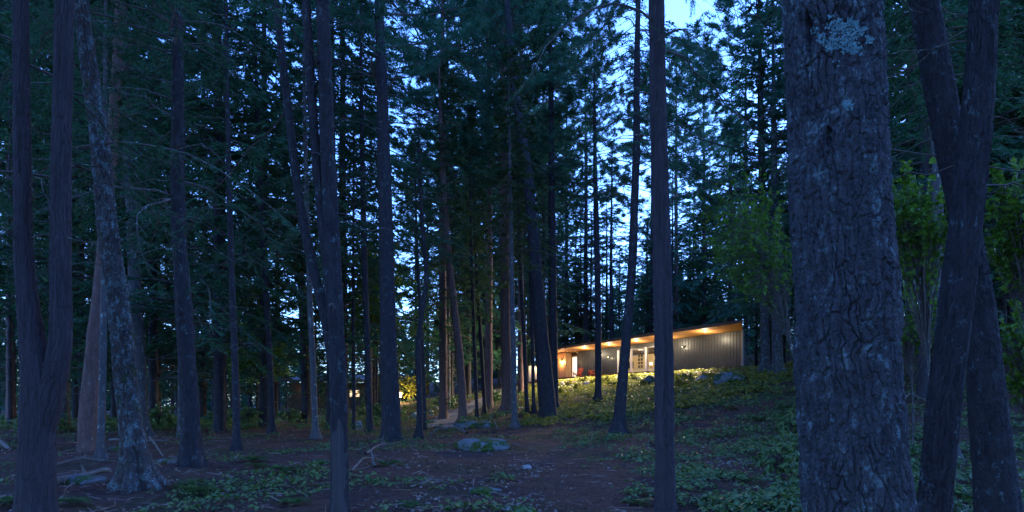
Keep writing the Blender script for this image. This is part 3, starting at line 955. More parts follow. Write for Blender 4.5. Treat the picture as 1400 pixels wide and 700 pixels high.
tree('smooth blue-grey trunk behind the two crossing trunks at right', [(1292, 470, 17), (1287, 380, 16), (1282, 280, 15), (1277, 150, 13)], D=13, H=17, style='smooth', mat='bark_pale', nseg=30, name='young_tree', seed=97, cr=[('hemlock_b', 7, 10, 0.9)])
tree('dark trunk between the house and the huge pine', [(1046, 480, 13), (1045, 400, 12), (1043, 300, 11), (1040, 150, 9)], base=(1046, 509), H=22, style='plate', mat='bark_hemlock', nseg=30, name='hemlock_tree', seed=98, dead=(16, 3, 10, 0.6, 2.4), cr=[('hemlock_a', 6.2, 16, 1.3), ('pine_a', 7.8, 16, 1.65)])
tree('mottled pale trunk beside the edge of the huge pine', [(1063, 480, 16), (1062, 420, 15), (1060, 330, 13)], base=(1064, 511), H=20, style='smooth', mat='bark_hemlock', nseg=30, name='hemlock_tree', seed=99, cr=[('hemlock_b', 7, 13, 1.1)])

# --- the rest of the wood: prototypes, then copies
def proto(name, label, crown_key, H, zc, rs, r0, mat, seed, dead=None, group=None):
    root = thing(name, label, 'tree', (0, 0, -500), 0, group)
    pts = [(0, 0, -0.5, r0 * 1.1), (0, 0, 1, r0), (0.05, 0, H * 0.5, r0 * 0.7), (0, 0, H, 0.02)]
    V, Fq, ax, _ = make_trunk(pts, 'plate' if r0 > 0.12 else 'fiber', 20, 0.14, 7, seed, 1.0, 0.22)
    mi = np.zeros(len(Fq), int)
    if dead:
        g = np.random.default_rng(seed)
        mb = bough_wood(ax, g.uniform(1.5, zc + 2, dead), g.uniform(0.4, 1.8, dead), seed)
        Vd, Fd = np.concatenate(mb.v), np.concatenate(mb.f[4])
        mi = np.concatenate([mi, np.ones(len(Fd), int)])
        Fq = np.concatenate([Fq, Fd + len(V)])
        V = np.concatenate([V, Vd])
    link('trunk', mesh_np('trunk', V, Fq, [M[mat], M['twig']], True, mi), root)
    add_crown(root, crown_key, ax, zc, H - zc, rs, seed)
    return root


PR = {
    'hemlock_a': proto('hemlock_tree', 'x', 'hemlock_a', 21, 2.6, 1.2, 0.14, 'bark_dark', 101, 22),
    'hemlock_b': proto('hemlock_tree', 'x', 'hemlock_b', 19, 3.0, 1.2, 0.125, 'bark_hemlock', 102, 22),
    'spruce_a': proto('spruce_tree', 'x', 'spruce_a', 20, 2.6, 1.1, 0.115, 'bark_dark', 103, 24),
    'spruce_b': proto('spruce_tree', 'x', 'spruce_b', 18, 4.0, 1.05, 0.1, 'bark_dark', 104, 26),
    'pine_a': proto('pine_tree', 'x', 'pine_a', 23, 8.5, 1.15, 0.15, 'bark_red', 105, 18),
    'pine_b': proto('pine_tree', 'x', 'pine_b', 22, 10.0, 1.1, 0.13, 'bark_dark', 106, 18),
    'cedar_a': proto('cedar_tree', 'x', 'cedar_a', 13, 2.2, 1.2, 0.12, 'bark_cedar', 107, 10),
    'fir': proto('fir_tree', 'x', 'fir', 20, 1.0, 1.15, 0.13, 'bark_dark', 109, 0),
    'pole': proto('young_tree', 'x', 'sparse', 14, 5.0, 0.6, 0.07, 'bark_dark', 108, 16),
}
USED = set()
FILLN = [0]


def put(key, px, D, sc, label, group, sr=1.0):
    x = (px - 700) / F * D
    src = PR[key]
    loc = (x, D, gz(x, D) - 0.05)
    g = random.uniform(0, 2 * PI)
    sc *= 1.22 if key not in ('cedar_a', 'pole') else 1.0
    s3 = (sc * sr * 1.12, sc * sr * 1.12, sc)
    if key not in USED:
        USED.add(key)
        src.location, src.rotation_euler, src.scale = loc, (0, 0, g), s3
        src['label'], src['group'] = label, group
    else:
        copy_tree(src, loc, g, s3, label, group)
    TREES.append((x, D, 0.2))
    FILLN[0] += 1


def scatter(n, px0, px1, D0, D1, keys, s0, s1, label, group, ok=None, mind=1.8, sr=1.0):
    k = tries = 0
    while k < n and tries < n * 60:
        tries += 1
        D = math.sqrt(random.uniform(D0 ** 2, D1 ** 2))
        px = random.uniform(px0, px1)
        x = (px - 700) / F * D
        if any((x - a) ** 2 + (D - b_) ** 2 < mind ** 2 for a, b_, _ in TREES):
            continue
        if D < 69 and (532 < px < 592 or 406 < px < 421 or 476 < px < 494) and D > 30:
            continue
        if near_path(x, D, 2.0):
            continue
        u, v = house_uv(x, D)
        if -2 < u < 27 and -9.5 < v < 5:
            continue
        if ok and not ok(px, D, x):
            continue
        put(random.choice(keys), px, D, random.uniform(s0, s1), label, group, sr)
        k += 1


# conifers whose crowns roof the clearing
for key, px, D, sc in (('hemlock_a', 300, 27, 1.15), ('hemlock_b', 88, 29, 1.2), ('spruce_a', 360, 31, 1.1), ('hemlock_a', 470, 34, 1.15),
                       ('hemlock_b', -60, 22, 1.1), ('pine_a', 606, 38, 1.15), ('pine_a', 668, 42, 1.2), ('spruce_a', 210, 30, 1.2), ('hemlock_b', 612, 46, 1.2),
                       ('hemlock_b', 250, 24, 0.95), ('spruce_a', 452, 30, 1.1), ('pine_a', 712, 52, 1.2), ('spruce_a', 742, 60, 1.3), ('hemlock_a', 640, 58, 1.3), ('pine_a', 15, 40, 1.2)):
    put(key, px, D, sc, 'tall dark conifer standing in the belt of trees closing the clearing', 'conifers closing the clearing')
scatter(26, -60, 640, 38, 60, ['hemlock_a', 'hemlock_b', 'spruce_a', 'spruce_b', 'pine_a', 'cedar_a'], 1.0, 1.4,
        'conifer deep in the woods left of the gravel path', 'conifers in the left woods', ok=lambda px, D, x: not (385 < px < 520 and random.random() < 0.75))
scatter(12, -120, 640, 60, 110, ['hemlock_a', 'hemlock_b', 'spruce_a', 'spruce_b', 'pine_b'], 1.0, 1.4,
        'distant conifer at the far side of the left woods', 'distant conifers on the left', ok=lambda px, D, x: not (385 < px < 560 and random.random() < 0.9))
scatter(22, -60, 620, 26, 60, ['pole'], 0.7, 1.2, 'bare thin pole tree among the left woods', 'thin pole trees', ok=lambda px, D, x: True, mind=1.0)
scatter(34, -160, 640, 40, 100, ['cedar_a'], 0.7, 1.2, 'low bushy cedar under the taller trees of the left woods', 'low cedars in the left woods', mind=1.2, sr=1.35)
scatter(18, 560, 770, 50, 95, ['cedar_a', 'hemlock_a', 'hemlock_b', 'spruce_a', 'pine_a'], 0.9, 1.3, 'conifer beyond the top of the gravel path', 'conifers beyond the path')
scatter(34, 740, 1120, 74, 125, ['fir'], 0.7, 1.15, 'full green fir on the hillside behind the long house', 'hillside firs behind the house',
        ok=lambda px, D, x: not (838 < px < 892 and D < 105), mind=2.2)
scatter(20, 1090, 1520, 20, 55, ['hemlock_a', 'hemlock_b', 'spruce_a'], 0.9, 1.2, 'dark conifer in the dense woods behind the huge pine', 'dark conifers on the right')
for key, px, D, sc in (('pine_b', 775, 84, 1.4), ('fir', 1020, 72, 1.5), ('pine_b', 800, 80, 1.4), ('pine_b', 962, 88, 1.4), ('fir', 1000, 84, 1.35), ('pine_a', 925, 80, 1.3)):
    x = (px - 700) / F * D
    put(key, px, D, sc, 'tall airy conifer rising behind the house roof', 'airy conifers over the roof')


for px in (392, 436, 455, 514, 530):
    put('cedar_a', px, 61 + (px % 5), 0.6, 'low bushy cedar in front of the small distant cabin', 'cedars before the small cabin', 0.9)
for px, D, sc in ((1034, 53, 0.75), (1052, 51, 0.8), (1072, 54, 0.9), (1090, 50, 0.9)):
    put('cedar_a', px, D, sc, 'low dark cedar against the right end of the house', 'cedars at the right end of the house', 1.2)
# wood carried on unseen beside and behind the camera, added to cut the skylight
for i in range(44):
    a_ = R(random.uniform(95, 298))
    d_ = random.uniform(9, 34)
    x, y = math.sin(a_) * d_ * 1.2, math.cos(a_) * d_ - 3
    if any((x - p_) ** 2 + (y - q_) ** 2 < 6 for p_, q_, _ in TREES):
        continue
    key = random.choice(['hemlock_a', 'hemlock_b', 'spruce_a', 'pine_a'])
    sc = random.uniform(0.9, 1.25)
    c_ = copy_tree(PR[key], (x, y, gz(x, y) - 0.05), random.uniform(0, 6.28), (sc, sc, sc), 'unseen conifer around the clearing, added to cut the skylight', 'conifers around the clearing')
    TREES.append((x, y, 0.2))

scatter(30, 745, 1060, 74, 105, ['cedar_a', 'cedar_a', 'spruce_b'], 0.8, 1.3, 'bushy young conifer just behind the house roof', 'young conifers behind the roof', mind=1.5, sr=1.5,
        ok=lambda px, D, x: not (850 < px < 880))
scatter(26, 1115, 1560, 24, 60, ['cedar_a', 'hemlock_a'], 0.9, 1.3, 'dense low conifer in the woods at right', 'low conifers in the right woods', mind=1.5, sr=1.3)

# far wood that reads as one mass
g = np.random.default_rng(77)
BV, RN = [], []
for i in range(120):
    D_ = g.uniform(112, 175)
    px = g.uniform(-350, 1000)
    if 395 < px < 500 and g.random() < 0.6:
        continue
    x = (px - 700) / F * D_
    z0 = gz(x, D_)
    H_ = g.uniform(10, 18)
    m = 1500
    t = g.random(m) ** 1.2
    rad = (1 - t) ** 0.8 * g.uniform(2.2, 3.4) * np.sqrt(g.random(m)) + 0.1
    a_ = g.uniform(0, 2 * PI, m)
    O = np.stack([x + np.cos(a_) * rad, D_ + np.sin(a_) * rad, z0 + 0.6 + t * H_], -1)
    d = np.stack([np.cos(a_), np.sin(a_), g.normal(-0.2, 0.3, m)], -1)
    d /= np.linalg.norm(d, axis=1)[:, None]
    BV.append(blades(O, d, g.normal(0, 1, (m, 3)) + np.array([0, 0, 0.4]), g.uniform(0.5, 1.3, m), g.uniform(0.15, 0.4, m)))
    RN.append(g.random(m))
V = np.concatenate(BV)
tag(link('distant_woods', mesh_np('distant_woods', V, np.arange(len(V)).reshape(-1, 4), M['needle_hemlock'], False, None, np.concatenate(RN))), 'far wood closing the view beyond the trunks', 'woods', None, 'stuff')


# keep the right end of the house clear of the one crown that would hang in front of it
for o in [o for o in bpy.data.objects if o.get('group') == 'dark conifers on the right']:
    if o.location.y < 36 and 1090 < 700 + F * o.location.x / o.location.y < 1150:
        for ch in list(o.children):
            bpy.data.objects.remove(ch)
        bpy.data.objects.remove(o)

# ------------------------------------------------------------------ broadleaf saplings
def leaf_shape(kind):
    if kind == 'maple':
        L = [(0, 0), (0.28, -0.02), (0.5, 0.2), (0.33, 0.34), (0.46, 0.62), (0.2, 0.6), (0, 1.0), (-0.2, 0.6), (-0.46, 0.62), (-0.33, 0.34), (-0.5, 0.2), (-0.28, -0.02)]
    else:
        L = [(0, 0), (0.22, 0.2), (0.3, 0.48), (0.17, 0.8), (0, 1.0), (-0.17, 0.8), (-0.3, 0.48), (-0.22, 0.2)]
    return np.array(L)


def leaves(O, D, N, size, kind='ovate', curl=0.25):
    L = leaf_shape(kind)
    D = D / (np.linalg.norm(D, axis=1)[:, None] + 1e-9)
    Sx = np.cross(D, N)
    Sx /= np.linalg.norm(Sx, axis=1)[:, None] + 1e-9
    Nn = np.cross(Sx, D)
    sz = np.asarray(size)[:, None, None]
    V = O[:, None] + sz * (Sx[:, None] * L[None, :, 0, None] + D[:, None] * L[None, :, 1, None]
                           + Nn[:, None] * (np.abs(L[:, 0]) * 0.5 - curl * L[:, 1] ** 2)[None, :, None])
    k = len(L)
    return V.reshape(-1, 3), np.arange(len(O) * k).reshape(-1, k)


def broadleaf(name, label, base, H, crown_c, crown_r, n_tw, size, seed, mat='leaf_maple', kind='maple', group=None, cat='tree', flat=0.45):
    """sapling: bent stem, limbs reaching to twig points inside an ellipsoid, leaves in layered sprays. crown_c relative to base."""
    g = np.random.default_rng(seed)
    root = thing(name, label, cat, base, 0, group)
    mb = MB()
    top = np.array(crown_c, float)
    t = np.linspace(0, 1, 12)
    st = np.stack([top[0] * t ** 1.3 + 0.05 * np.sin(t * 6), top[1] * t ** 1.3 + 0.04 * np.cos(t * 5), -0.1 + (H * 0.9 + 0.1) * t], -1)
    mb.tube(st, 0.035 * (1 - 0.75 * t) * H / 5, 8, False)
    mb.build('trunk', M['bark_pale'], root, True)
    wb = MB()
    LO, LD, RN = [], [], []
    for i in range(n_tw):
        d = g.normal(0, 1, 3)
        d /= np.linalg.norm(d)
        e = top + d * np.array(crown_r) * g.random() ** 0.4
        q = g.uniform(0.45, 0.98)
        s0 = np.array([np.interp(q, t, st[:, c]) for c in range(3)])
        mid = (s0 + e) / 2 + np.array([0, 0, 0.12])
        tt = np.linspace(0, 1, 7)[:, None]
        pp = (1 - tt) ** 2 * s0 + 2 * tt * (1 - tt) * mid + tt ** 2 * e
        wb.tube(pp, 0.009 * (1 - 0.85 * tt[:, 0]), 4, False)
        dr = (pp[-1] - pp[-3])
        dr /= np.linalg.norm(dr) + 1e-6
        m = g.integers(6, 13)
        qq = g.uniform(0.45, 1.05, m)
        o = np.stack([np.interp(qq, tt[:, 0], pp[:, c]) for c in range(3)], -1)
        sd2 = np.cross(dr, [0, 0, 1.0])
        dd = dr * 0.6 + sd2 * g.choice([-1, 1], m)[:, None] * g.uniform(0.2, 1.1, m)[:, None]
        dd[:, 2] += g.normal(-0.25, 0.25, m)
        LO.append(o)
        LD.append(dd)
        RN.append(np.full(m, g.random()) * 0.5 + g.random(m) * 0.5)
    O, D = np.concatenate(LO), np.concatenate(LD)
    N = np.array([0, 0, 1.0]) + g.normal(0, flat, O.shape)
    V, Fc = leaves(O, D, N, size * g.uniform(0.6, 1.25, len(O)), kind)
    WV, WF = np.concatenate(wb.v), np.concatenate(wb.f[4])
    link('crown', mesh_np('crown', np.concatenate([V, WV]), [Fc, WF + len(V)], [M[mat], M['twig']], False,
                          np.concatenate([np.zeros(len(Fc), int), np.ones(len(WF), int)]), np.concatenate(RN + [np.zeros(len(WF))])), root)
    TREES.append((base[0], base[1], 0.05))
    return root


def bl_at(px, py, D, dz, label, rr, n, size, seed, **kw):
    c = P(px, py, D)
    bx, by = c[0] + dz, D + 0.5
    z = gz(bx, by)
    return broadleaf('maple_sapling', label, (bx, by, z), c[2] - z + rr[2] * 0.6, (c[0] - bx, -0.5, c[2] - z), rr, n, size, seed, **kw)


bl_at(1255, 280, 9.5, 0.5, 'bright green maple sapling between the huge pine and the crossing trunks', (0.65, 0.6, 0.62), 150, 0.085, 201)
bl_at(1400, 290, 8.5, 0.6, 'bright green maple sapling at the right edge of the woods', (0.62, 0.6, 0.8), 180, 0.085, 202)
bl_at(1395, 480, 9.5, 0.5, 'low dull green sapling at the lower right edge', (0.7, 0.6, 0.7), 90, 0.1, 203)
bl_at(1030, 340, 18, 1.7, 'green broadleaf sapling hanging over the right end of the house', (1.5, 1.2, 1.5), 170, 0.11, 204)
bl_at(1005, 300, 21, 2.4, 'thin green broadleaf tree rising beside the hemlock at the right end of the house', (1.5, 1.3, 1.9), 190, 0.11, 208)
bl_at(1240, 430, 14, 0.4, 'dim leafy sapling low behind the huge pine', (0.9, 0.8, 0.9), 90, 0.1, 205)
bl_at(505, 390, 36, 0.6, 'green broadleaf tree behind the slender trunk left of centre', (2.4, 2.0, 3.4), 420, 0.17, 206, mat='leaf_maple')
bl_at(350, 480, 38, 0.8, 'leafy understory tree beyond the lone thin trunk', (2.6, 2.0, 2.0), 380, 0.17, 207)


# ------------------------------------------------------------------ the house
house = thing('long_house', 'long low house with dark metal walls, glowing windows and orange soffit on the slope', 'house', (HR[0], HR[1], FLOOR_Z), math.atan2(HU[1], HU[0]))
WH = 2.42          # wall height
OV = 1.9           # roof overhang
UL = 24.3          # length


def clad(mb, u0, u1, z0, z1, y=0.0, th=0.18, pitch=0.3, front=1):
    mb.box(u0, u1, y - th, y, z0, z1)
    n = int((u1 - u0) / pitch)
    for i in range(n + 1):
        x = u0 + 0.02 + i * (u1 - u0 - 0.04) / max(1, n)
        mb.box(x - 0.009, x + 0.009, y + 0.002, y + 0.016, z0, z1)


G0, G1 = 8.4, 14.2
m = MB()
clad(m, 0.0, G0, 0, WH)
clad(m, G1, 20.5, 0, WH)
clad(m, G0 + 0.002, G1 - 0.002, 2.08, WH, y=-0.01)
m.box(20.5, 21.7, -0.45, -0.25, 0.0, WH)
m.build('cladding_wall', M['metal_clad'], house)
# end wall (faces the camera side) and back wall
SK = 0.94          # the end wall runs back at an angle, so does the end of the roof
m = MB()
for i in range(15):
    y = -0.4 - i * 0.4
    m.box(-SK * y - 0.036, -SK * y + 0.004, y - 0.012, y + 0.012, -0.3, WH)
m.hexa([(0.19 * SK, -0.19, -0.3), (0.19 * SK + 0.2, -0.19, -0.3), (6.2 * SK + 0.2, -6.2, -0.3), (6.2 * SK, -6.2, -0.3),
        (0.19 * SK, -0.19, WH), (0.19 * SK + 0.2, -0.19, WH), (6.2 * SK + 0.2, -6.2, WH), (6.2 * SK, -6.2, WH)])
m.box(6.25 * SK + 0.2, UL, -6.2, -6.05, -0.3, WH)
m.box(UL - 0.18, UL, -6.05, -0.182, -0.3, WH)
m.build('end_wall', M['metal_clad'], house)
MB().box(-0.05, 0.1, 0.002, 0.12, -0.3, WH).build('corner_trim', M['metal_trim'], house)
m = MB()
for i in range(17):
    x = 21.72 + i * 0.152
    m.box(x, x + 0.146, 0.0, 0.5, 0, WH)
m.box(21.72, UL, -0.18, -0.002, 0, WH)
m.build('wood_wall', M['wood_wall'], house)
m = MB()
m.hexa([(0, -0.01, -2.6), (UL, -0.01, -2.6), (UL, -6.2, -2.6), (6.2 * SK, -6.2, -2.6), (0, -0.01, -0.302), (UL, -0.01, -0.302), (UL, -6.2, -0.302), (6.2 * SK, -6.2, -0.302)])
m.box(6.2, UL - 0.2, -6.0, -0.2, -0.298, -0.12)
m.build('foundation', M['concrete'], house)
# roof: slab rising slightly towards the front, soffit boards under it
RU0, RU1 = -1.7, 26.0


def zr(y):
    return WH + 0.06 + (y - 0.0) * 0.085


def slab(mb, u0, u1, y0, y1, dz0, dz1):
    a, b_ = u0 + (OV - y0) * SK, u0 + (OV - y1) * SK
    mb.hexa([(a, y0, zr(y0) + dz0), (u1, y0, zr(y0) + dz0), (u1, y1, zr(y1) + dz0), (b_, y1, zr(y1) + dz0),
             (a, y0, zr(y0) + dz1), (u1, y0, zr(y0) + dz1), (u1, y1, zr(y1) + dz1), (b_, y1, zr(y1) + dz1)])


m = MB()
slab(m, RU0, RU1, -7.2, OV, 0.03, 0.19)
slab(m, RU0 - 0.03, RU1 + 0.03, OV + 0.002, OV + 0.05, 0.0, 0.21)
m.build('roof', M['roof_dark'], house)
m = MB()
for i in range(13):
    y0 = -0.3 + i * 0.17
    slab(m, RU0 + 0.02, RU1 - 0.02, y0, min(y0 + 0.162, OV), -0.02, 0.028)
m.build('soffit', M['soffit'], house)
# bits of meadow growing on the roof edge
g = np.random.default_rng(5)
n = 2600
O = np.stack([g.uniform(RU0 + 0.1, RU1, n), g.uniform(-1.5, OV - 0.05, n), np.zeros(n)], -1)
O[:, 0] = np.maximum(O[:, 0], RU0 + (OV - O[:, 1]) * SK + 0.1)
O[:, 2] = WH + 0.06 + O[:, 1] * 0.085 + 0.185
D = g.normal(0, 0.3, (n, 3)) + np.array([0, 0, 1])
D /= np.linalg.norm(D, axis=1)[:, None]
V = blades(O, D, g.normal(0, 1, (n, 3)), g.uniform(0.05, 0.22, n), np.full(n, 0.015))
ro = link('roof_grass', mesh_np('roof_grass', V, np.arange(len(V)).reshape(-1, 4), M['grass'], False, None, g.random(n)), house)
tag(ro, None, None, None, 'stuff')
# glazing
for a, bq in ((G0, G0 + 0.1), (10.25, 10.46), (12.3, 12.4), (14.0, 14.18)):
    MB().box(a, bq, -0.16, 0.02, 0.0, 2.078).build('mullion', M['white'], house)
MB().box(G0 + 0.102, 10.248, -0.1, -0.085, 0.05, 2.0).build('window_pane', M['glass'], house)
MB().box(10.462, 12.298, -0.1, -0.085, 0.05, 2.0).build('window_pane', M['glass'], house)
MB().box(12.402, 13.998, -0.1, -0.085, 0.05, 2.0).build('window_pane', M['glass'], house)
m = MB()
m.box(G0 + 0.102, 10.248, -0.14, 0.0, 2.004, 2.076)
m.box(10.462, 12.298, -0.14, 0.0, 2.004, 2.076)
m.box(12.402, 13.998, -0.14, 0.0, 2.004, 2.076)
m.box(G0 + 0.102, 10.248, -0.14, 0.0, 0.002, 0.048)
m.box(10.462, 12.298, -0.14, 0.0, 0.002, 0.048)
m.box(12.402, 13.998, -0.14, 0.0, 0.002, 0.048)
m.build('window_frame', M['metal_trim'], house)
# glazed door at the left
door = MB().box(20.52, 20.62, -0.248, -0.18, 0.02, 2.1).box(21.58, 21.68, -0.248, -0.18, 0.02, 2.1).box(20.622, 21.578, -0.248, -0.18, 1.98, 2.1).build('door', M['white'], house)
MB().box(20.63, 21.57, -0.23, -0.2, 0.04, 1.97).build('door_pane', emit('door_glow', (1.0, 0.86, 0.66), 0.28), door)
# room behind the windows
m = MB()
m.box(G0 - 0.5, 20.4, -5.0, -4.9, 0.0, WH)
m.box(G0 - 0.5, G0 - 0.4, -4.898, -0.2, 0.0, WH)
m.box(20.3, 20.4, -4.898, -0.2, 0.0, WH)
m.box(G0 - 0.398, 20.298, -4.898, -0.2, WH - 0.05, WH - 0.002)
m.build('room_wall', M['plaster'], house)
MB().box(6.3, UL - 0.2, -5.9, -0.17, -0.118, -0.002).build('room_floor', M['interior_floor'], house)
# curtain folds at the left jamb
xs = np.linspace(13.35, 14.02, 50)
yy = -0.32 + 0.05 * np.sin(xs * 55)
V = np.concatenate([np.stack([xs, yy, np.full(50, 0.03)], -1), np.stack([xs, yy, np.full(50, 2.02)], -1)])
link('curtain', mesh_np('curtain', V, grid_faces(2, 50, False), M['curtain']), house)
# deck
m = MB()
for i in range(11):
    y0 = 0.04 + i * 0.165
    m.box(7.9, 21.7 if y0 < 0.5 else 25.2, y0, y0 + 0.158, -0.09, -0.05)
m.box(7.9, 25.2, 1.86, 1.92, -0.36, -0.052)
for i in range(9):
    m.box(8.2 + i * 2.05, 8.34 + i * 2.05, 1.6, 1.74, -1.2, -0.092)
m.box(-0.1, 7.88, 0.14, 0.5, -0.3, -0.08)
m.build('deck', M['deck'], house)


def hw(u, v, z):
    q = HR + HU * u + HN * v
    return Vector((q[0], q[1], FLOOR_Z + z))


def spot(name, u, v, z, energy, size=R(110), col=(1.0, 0.72, 0.42), tilt=(0, 0, 0), parent=None, blend=0.7, r=0.05):
    ld = bpy.data.lights.new(name, 'SPOT')
    ld.energy, ld.spot_size, ld.color, ld.spot_blend, ld.shadow_soft_size = energy, size, col, blend, r
    o = bpy.data.objects.new(name, ld)
    COL.objects.link(o)
    o.location = hw(u, v, z)
    o.rotation_euler = tilt
    return o


def point(name, loc, energy, col=(1.0, 0.66, 0.34), r=0.1):
    ld = bpy.data.lights.new(name, 'POINT')
    ld.energy, ld.color, ld.shadow_soft_size = energy, col, r
    o = bpy.data.objects.new(name, ld)
    COL.objects.link(o)
    o.location = loc
    return o


def u_of_px(px, v):
    k = (px - 700) / F
    b0 = HR + HN * v
    return (b0[0] - k * b0[1]) / (k * HU[1] - HU[0])


LAMP = 0.3


def add_bank_fill(u, energy):
    # added spot with no fitting of its own, brightens the bank beyond the deck
    v0 = 1.62
    z0 = zr(v0) - 0.16
    d = (hw(u, v0 + 7.0, z0 - 4.6) - hw(u, v0, z0)).normalized()
    o = spot('bank_fill', u, v0, z0, energy, R(112), (1.0, 0.8, 0.5), (0, 0, 0), None, 0.6, 0.06)
    o.rotation_euler = d.to_track_quat('-Z', 'Y').to_euler()
for px in (799, 833, 870, 910, 964):
    u = u_of_px(px, 1.0)
    z = zr(1.0) - 0.022
    MB().lathe([(0.0, -0.03), (0.07, -0.03), (0.08, 0.0)], 14, (u, 1.0, z)).build('downlight', M['lamp_warm'], house)
    point('downlight_lamp', hw(u, 1.1, z - 0.5), 62 * LAMP, (1.0, 0.82, 0.57), 0.08)
    add_bank_fill(u, 4800 * LAMP)
# sconces on the walls
for u, y, zz_ in ((5.87, 0.04, 1.75), (15.3, 0.04, 1.6), (u_of_px(768.6, 0.5), 0.5, 1.65)):
    sc_ = MB().box(u - 0.05, u + 0.05, y, y + 0.05, zz_ - 0.08, zz_ + 0.06).lathe([(0.02, 0.1), (0.05, 0.08), (0.08, 0.0), (0.075, -0.002)], 14, (u, y + 0.13, zz_)).build('wall_lamp', M['black'], house, True)
    MB().lathe([(0.0, -0.03), (0.03, -0.02), (0.035, 0.0), (0.02, 0.03)], 12, (u, y + 0.13, zz_)).build('bulb', M['lamp_warm'], sc_, True)
    point('wall_lamp_light', hw(u, y + 0.2, zz_ - 0.1), 5 * LAMP if y < 0.3 else 60 * LAMP, (1.0, 0.8, 0.5) if y < 0.3 else (1.0, 0.62, 0.3), 0.03)
for u_ in (11.0, 14.6, 17.6):
    point('room_light', hw(u_, -2.8, 2.0), 60 * LAMP, (1.0, 0.76, 0.46), 0.25)
point('soffit_glow', hw(22.8, 1.3, 2.2), 14 * LAMP, (1.0, 0.6, 0.28), 0.1)

# things in the lit room
t_ = thing('table_lamp', 'glowing table lamp on the low cabinet behind the window', 'lamp', tuple(hw(u_of_px(890, -4.2), -4.2, 0.741)))
MB().lathe([(0.0, 0), (0.09, 0), (0.09, 0.02), (0.025, 0.05), (0.02, 0.28)], 14).build('stand', M['black'], t_, True)
MB().lathe([(0.10, 0.28), (0.15, 0.26), (0.11, 0.5), (0.0, 0.5)], 16).build('lamp_shade', M['lamp_shade'], t_, True)
t_ = thing('low_cabinet', 'pale low cabinet along the back wall of the lit room', 'cabinet', tuple(hw(15.9, -4.2, 0)), math.atan2(HU[1], HU[0]))
MB().box(-2.2, 2.2, -0.25, 0.25, 0.1, 0.7).box(-2.1, 2.1, -0.2, 0.2, 0.0, 0.098).build('body', M['cabinet'], t_)
for i in range(4):
    MB().box(-2.15 + i * 1.08, -2.15 + i * 1.08 + 1.04, 0.252, 0.27, 0.14, 0.66).build('door', M['white'], t_)
MB().box(-2.25, 2.25, -0.26, 0.28, 0.702, 0.74).build('top', M['cabinet'], t_)
t_ = thing('wall_screen', 'dark flat screen hanging on the back wall of the lit room', 'screen', tuple(hw(u_of_px(862, -4.88), -4.88, 1.2)), math.atan2(HU[1], HU[0]))
MB().box(-0.45, 0.45, 0.0, 0.05, -0.3, 0.3).build('screen_body', M['black'], t_)
MB().box(-0.42, 0.42, 0.052, 0.056, -0.27, 0.27).build('display', plain('display', (0.02, 0.025, 0.03), 0.15, 0.5), t_)
for i in range(4):
    for j in range(2):
        t_ = thing('picture_frame', 'small dark picture frame in the double column on the back wall', 'picture', tuple(hw(u_of_px(877.5, -4.88) + j * 0.4, -4.88, 1.0 + i * 0.33)), math.atan2(HU[1], HU[0]), 'picture frames on the back wall')
        MB().box(-0.14, 0.14, 0.0, 0.025, -0.12, 0.12).build('frame', M['black'], t_)
        MB().box(-0.1, 0.1, 0.027, 0.03, -0.085, 0.085).build('print', M['picture'], t_)


# ------------------------------------------------------------------ chairs on the deck
def chair(u, v, rz, label):
    t_ = thing('deck_chair', label, 'chair', tuple(hw(u, v, -0.05)), rz, 'orange deck chairs')
    for sx in (-1, 1):
        MB().bar((sx * 0.28, 0.3, 0), (sx * 0.28, 0.3, 0.5), 0.09, 0.025, (1, 0, 0)).build('leg', M['chair_orange'], t_)
        MB().bar((sx * 0.26, 0.32, 0.36), (sx * 0.26, -0.45, 0.02), 0.025, 0.1).build('leg', M['chair_orange'], t_)
        MB().bar((sx * 0.33, 0.38, 0.52), (sx * 0.33, -0.38, 0.5), 0.13, 0.025).build('armrest', M['chair_orange'], t_)
    m = MB()
    for i in range(6):
        y = 0.3 - i * 0.1
        m.bar((-0.26, y, 0.38 - i * 0.035), (0.26, y, 0.38 - i * 0.035), 0.085, 0.02)
    m.build('seat', M['chair_orange'], t_)
    m = MB()
    for i in range(5):
        x = -0.2 + i * 0.1
        h = 0.92 - abs(i - 2) * 0.05
        m.bar((x, -0.2, 0.2), (x * 1.25, -0.45, h), 0.085, 0.02, (0, 1, 0.3))
    m.bar((-0.28, -0.36, 0.5), (0.28, -0.36, 0.5), 0.07, 0.02)
    m.build('backrest', M['chair_orange'], t_)


ang = math.atan2(HN[1], HN[0]) - PI / 2
chair(u_of_px(790, 0.9), 0.9, ang + 0.3, 'orange slatted deck chair beside the glazed door')
chair(u_of_px(811, 0.9), 0.9, ang - 0.3, 'orange slatted deck chair before the grey wall, right of its twin')

# lit garden screen left of the house
wx, wy, wz_ = ray_ground(733, 521)
t_ = thing('garden_screen', 'low pale garden screen lit from above left of the house', 'screen', (wx, wy, wz_), 0.4)
m = MB()
for i in range(12):
    m.box(-0.9 + i * 0.152, -0.9 + i * 0.152 + 0.145, -0.03, 0.03, -0.3, 1.5)
m.build('board_panel', M['cabinet'], t_)
MB().box(-0.98, 0.98, -0.05, 0.05, 1.502, 1.57).build('rail', M['metal_trim'], t_)
point('garden_lamp', (wx + 0.1, wy - 0.7, wz_ + 1.4), 60 * LAMP, (1.0, 0.7, 0.4), 0.05)

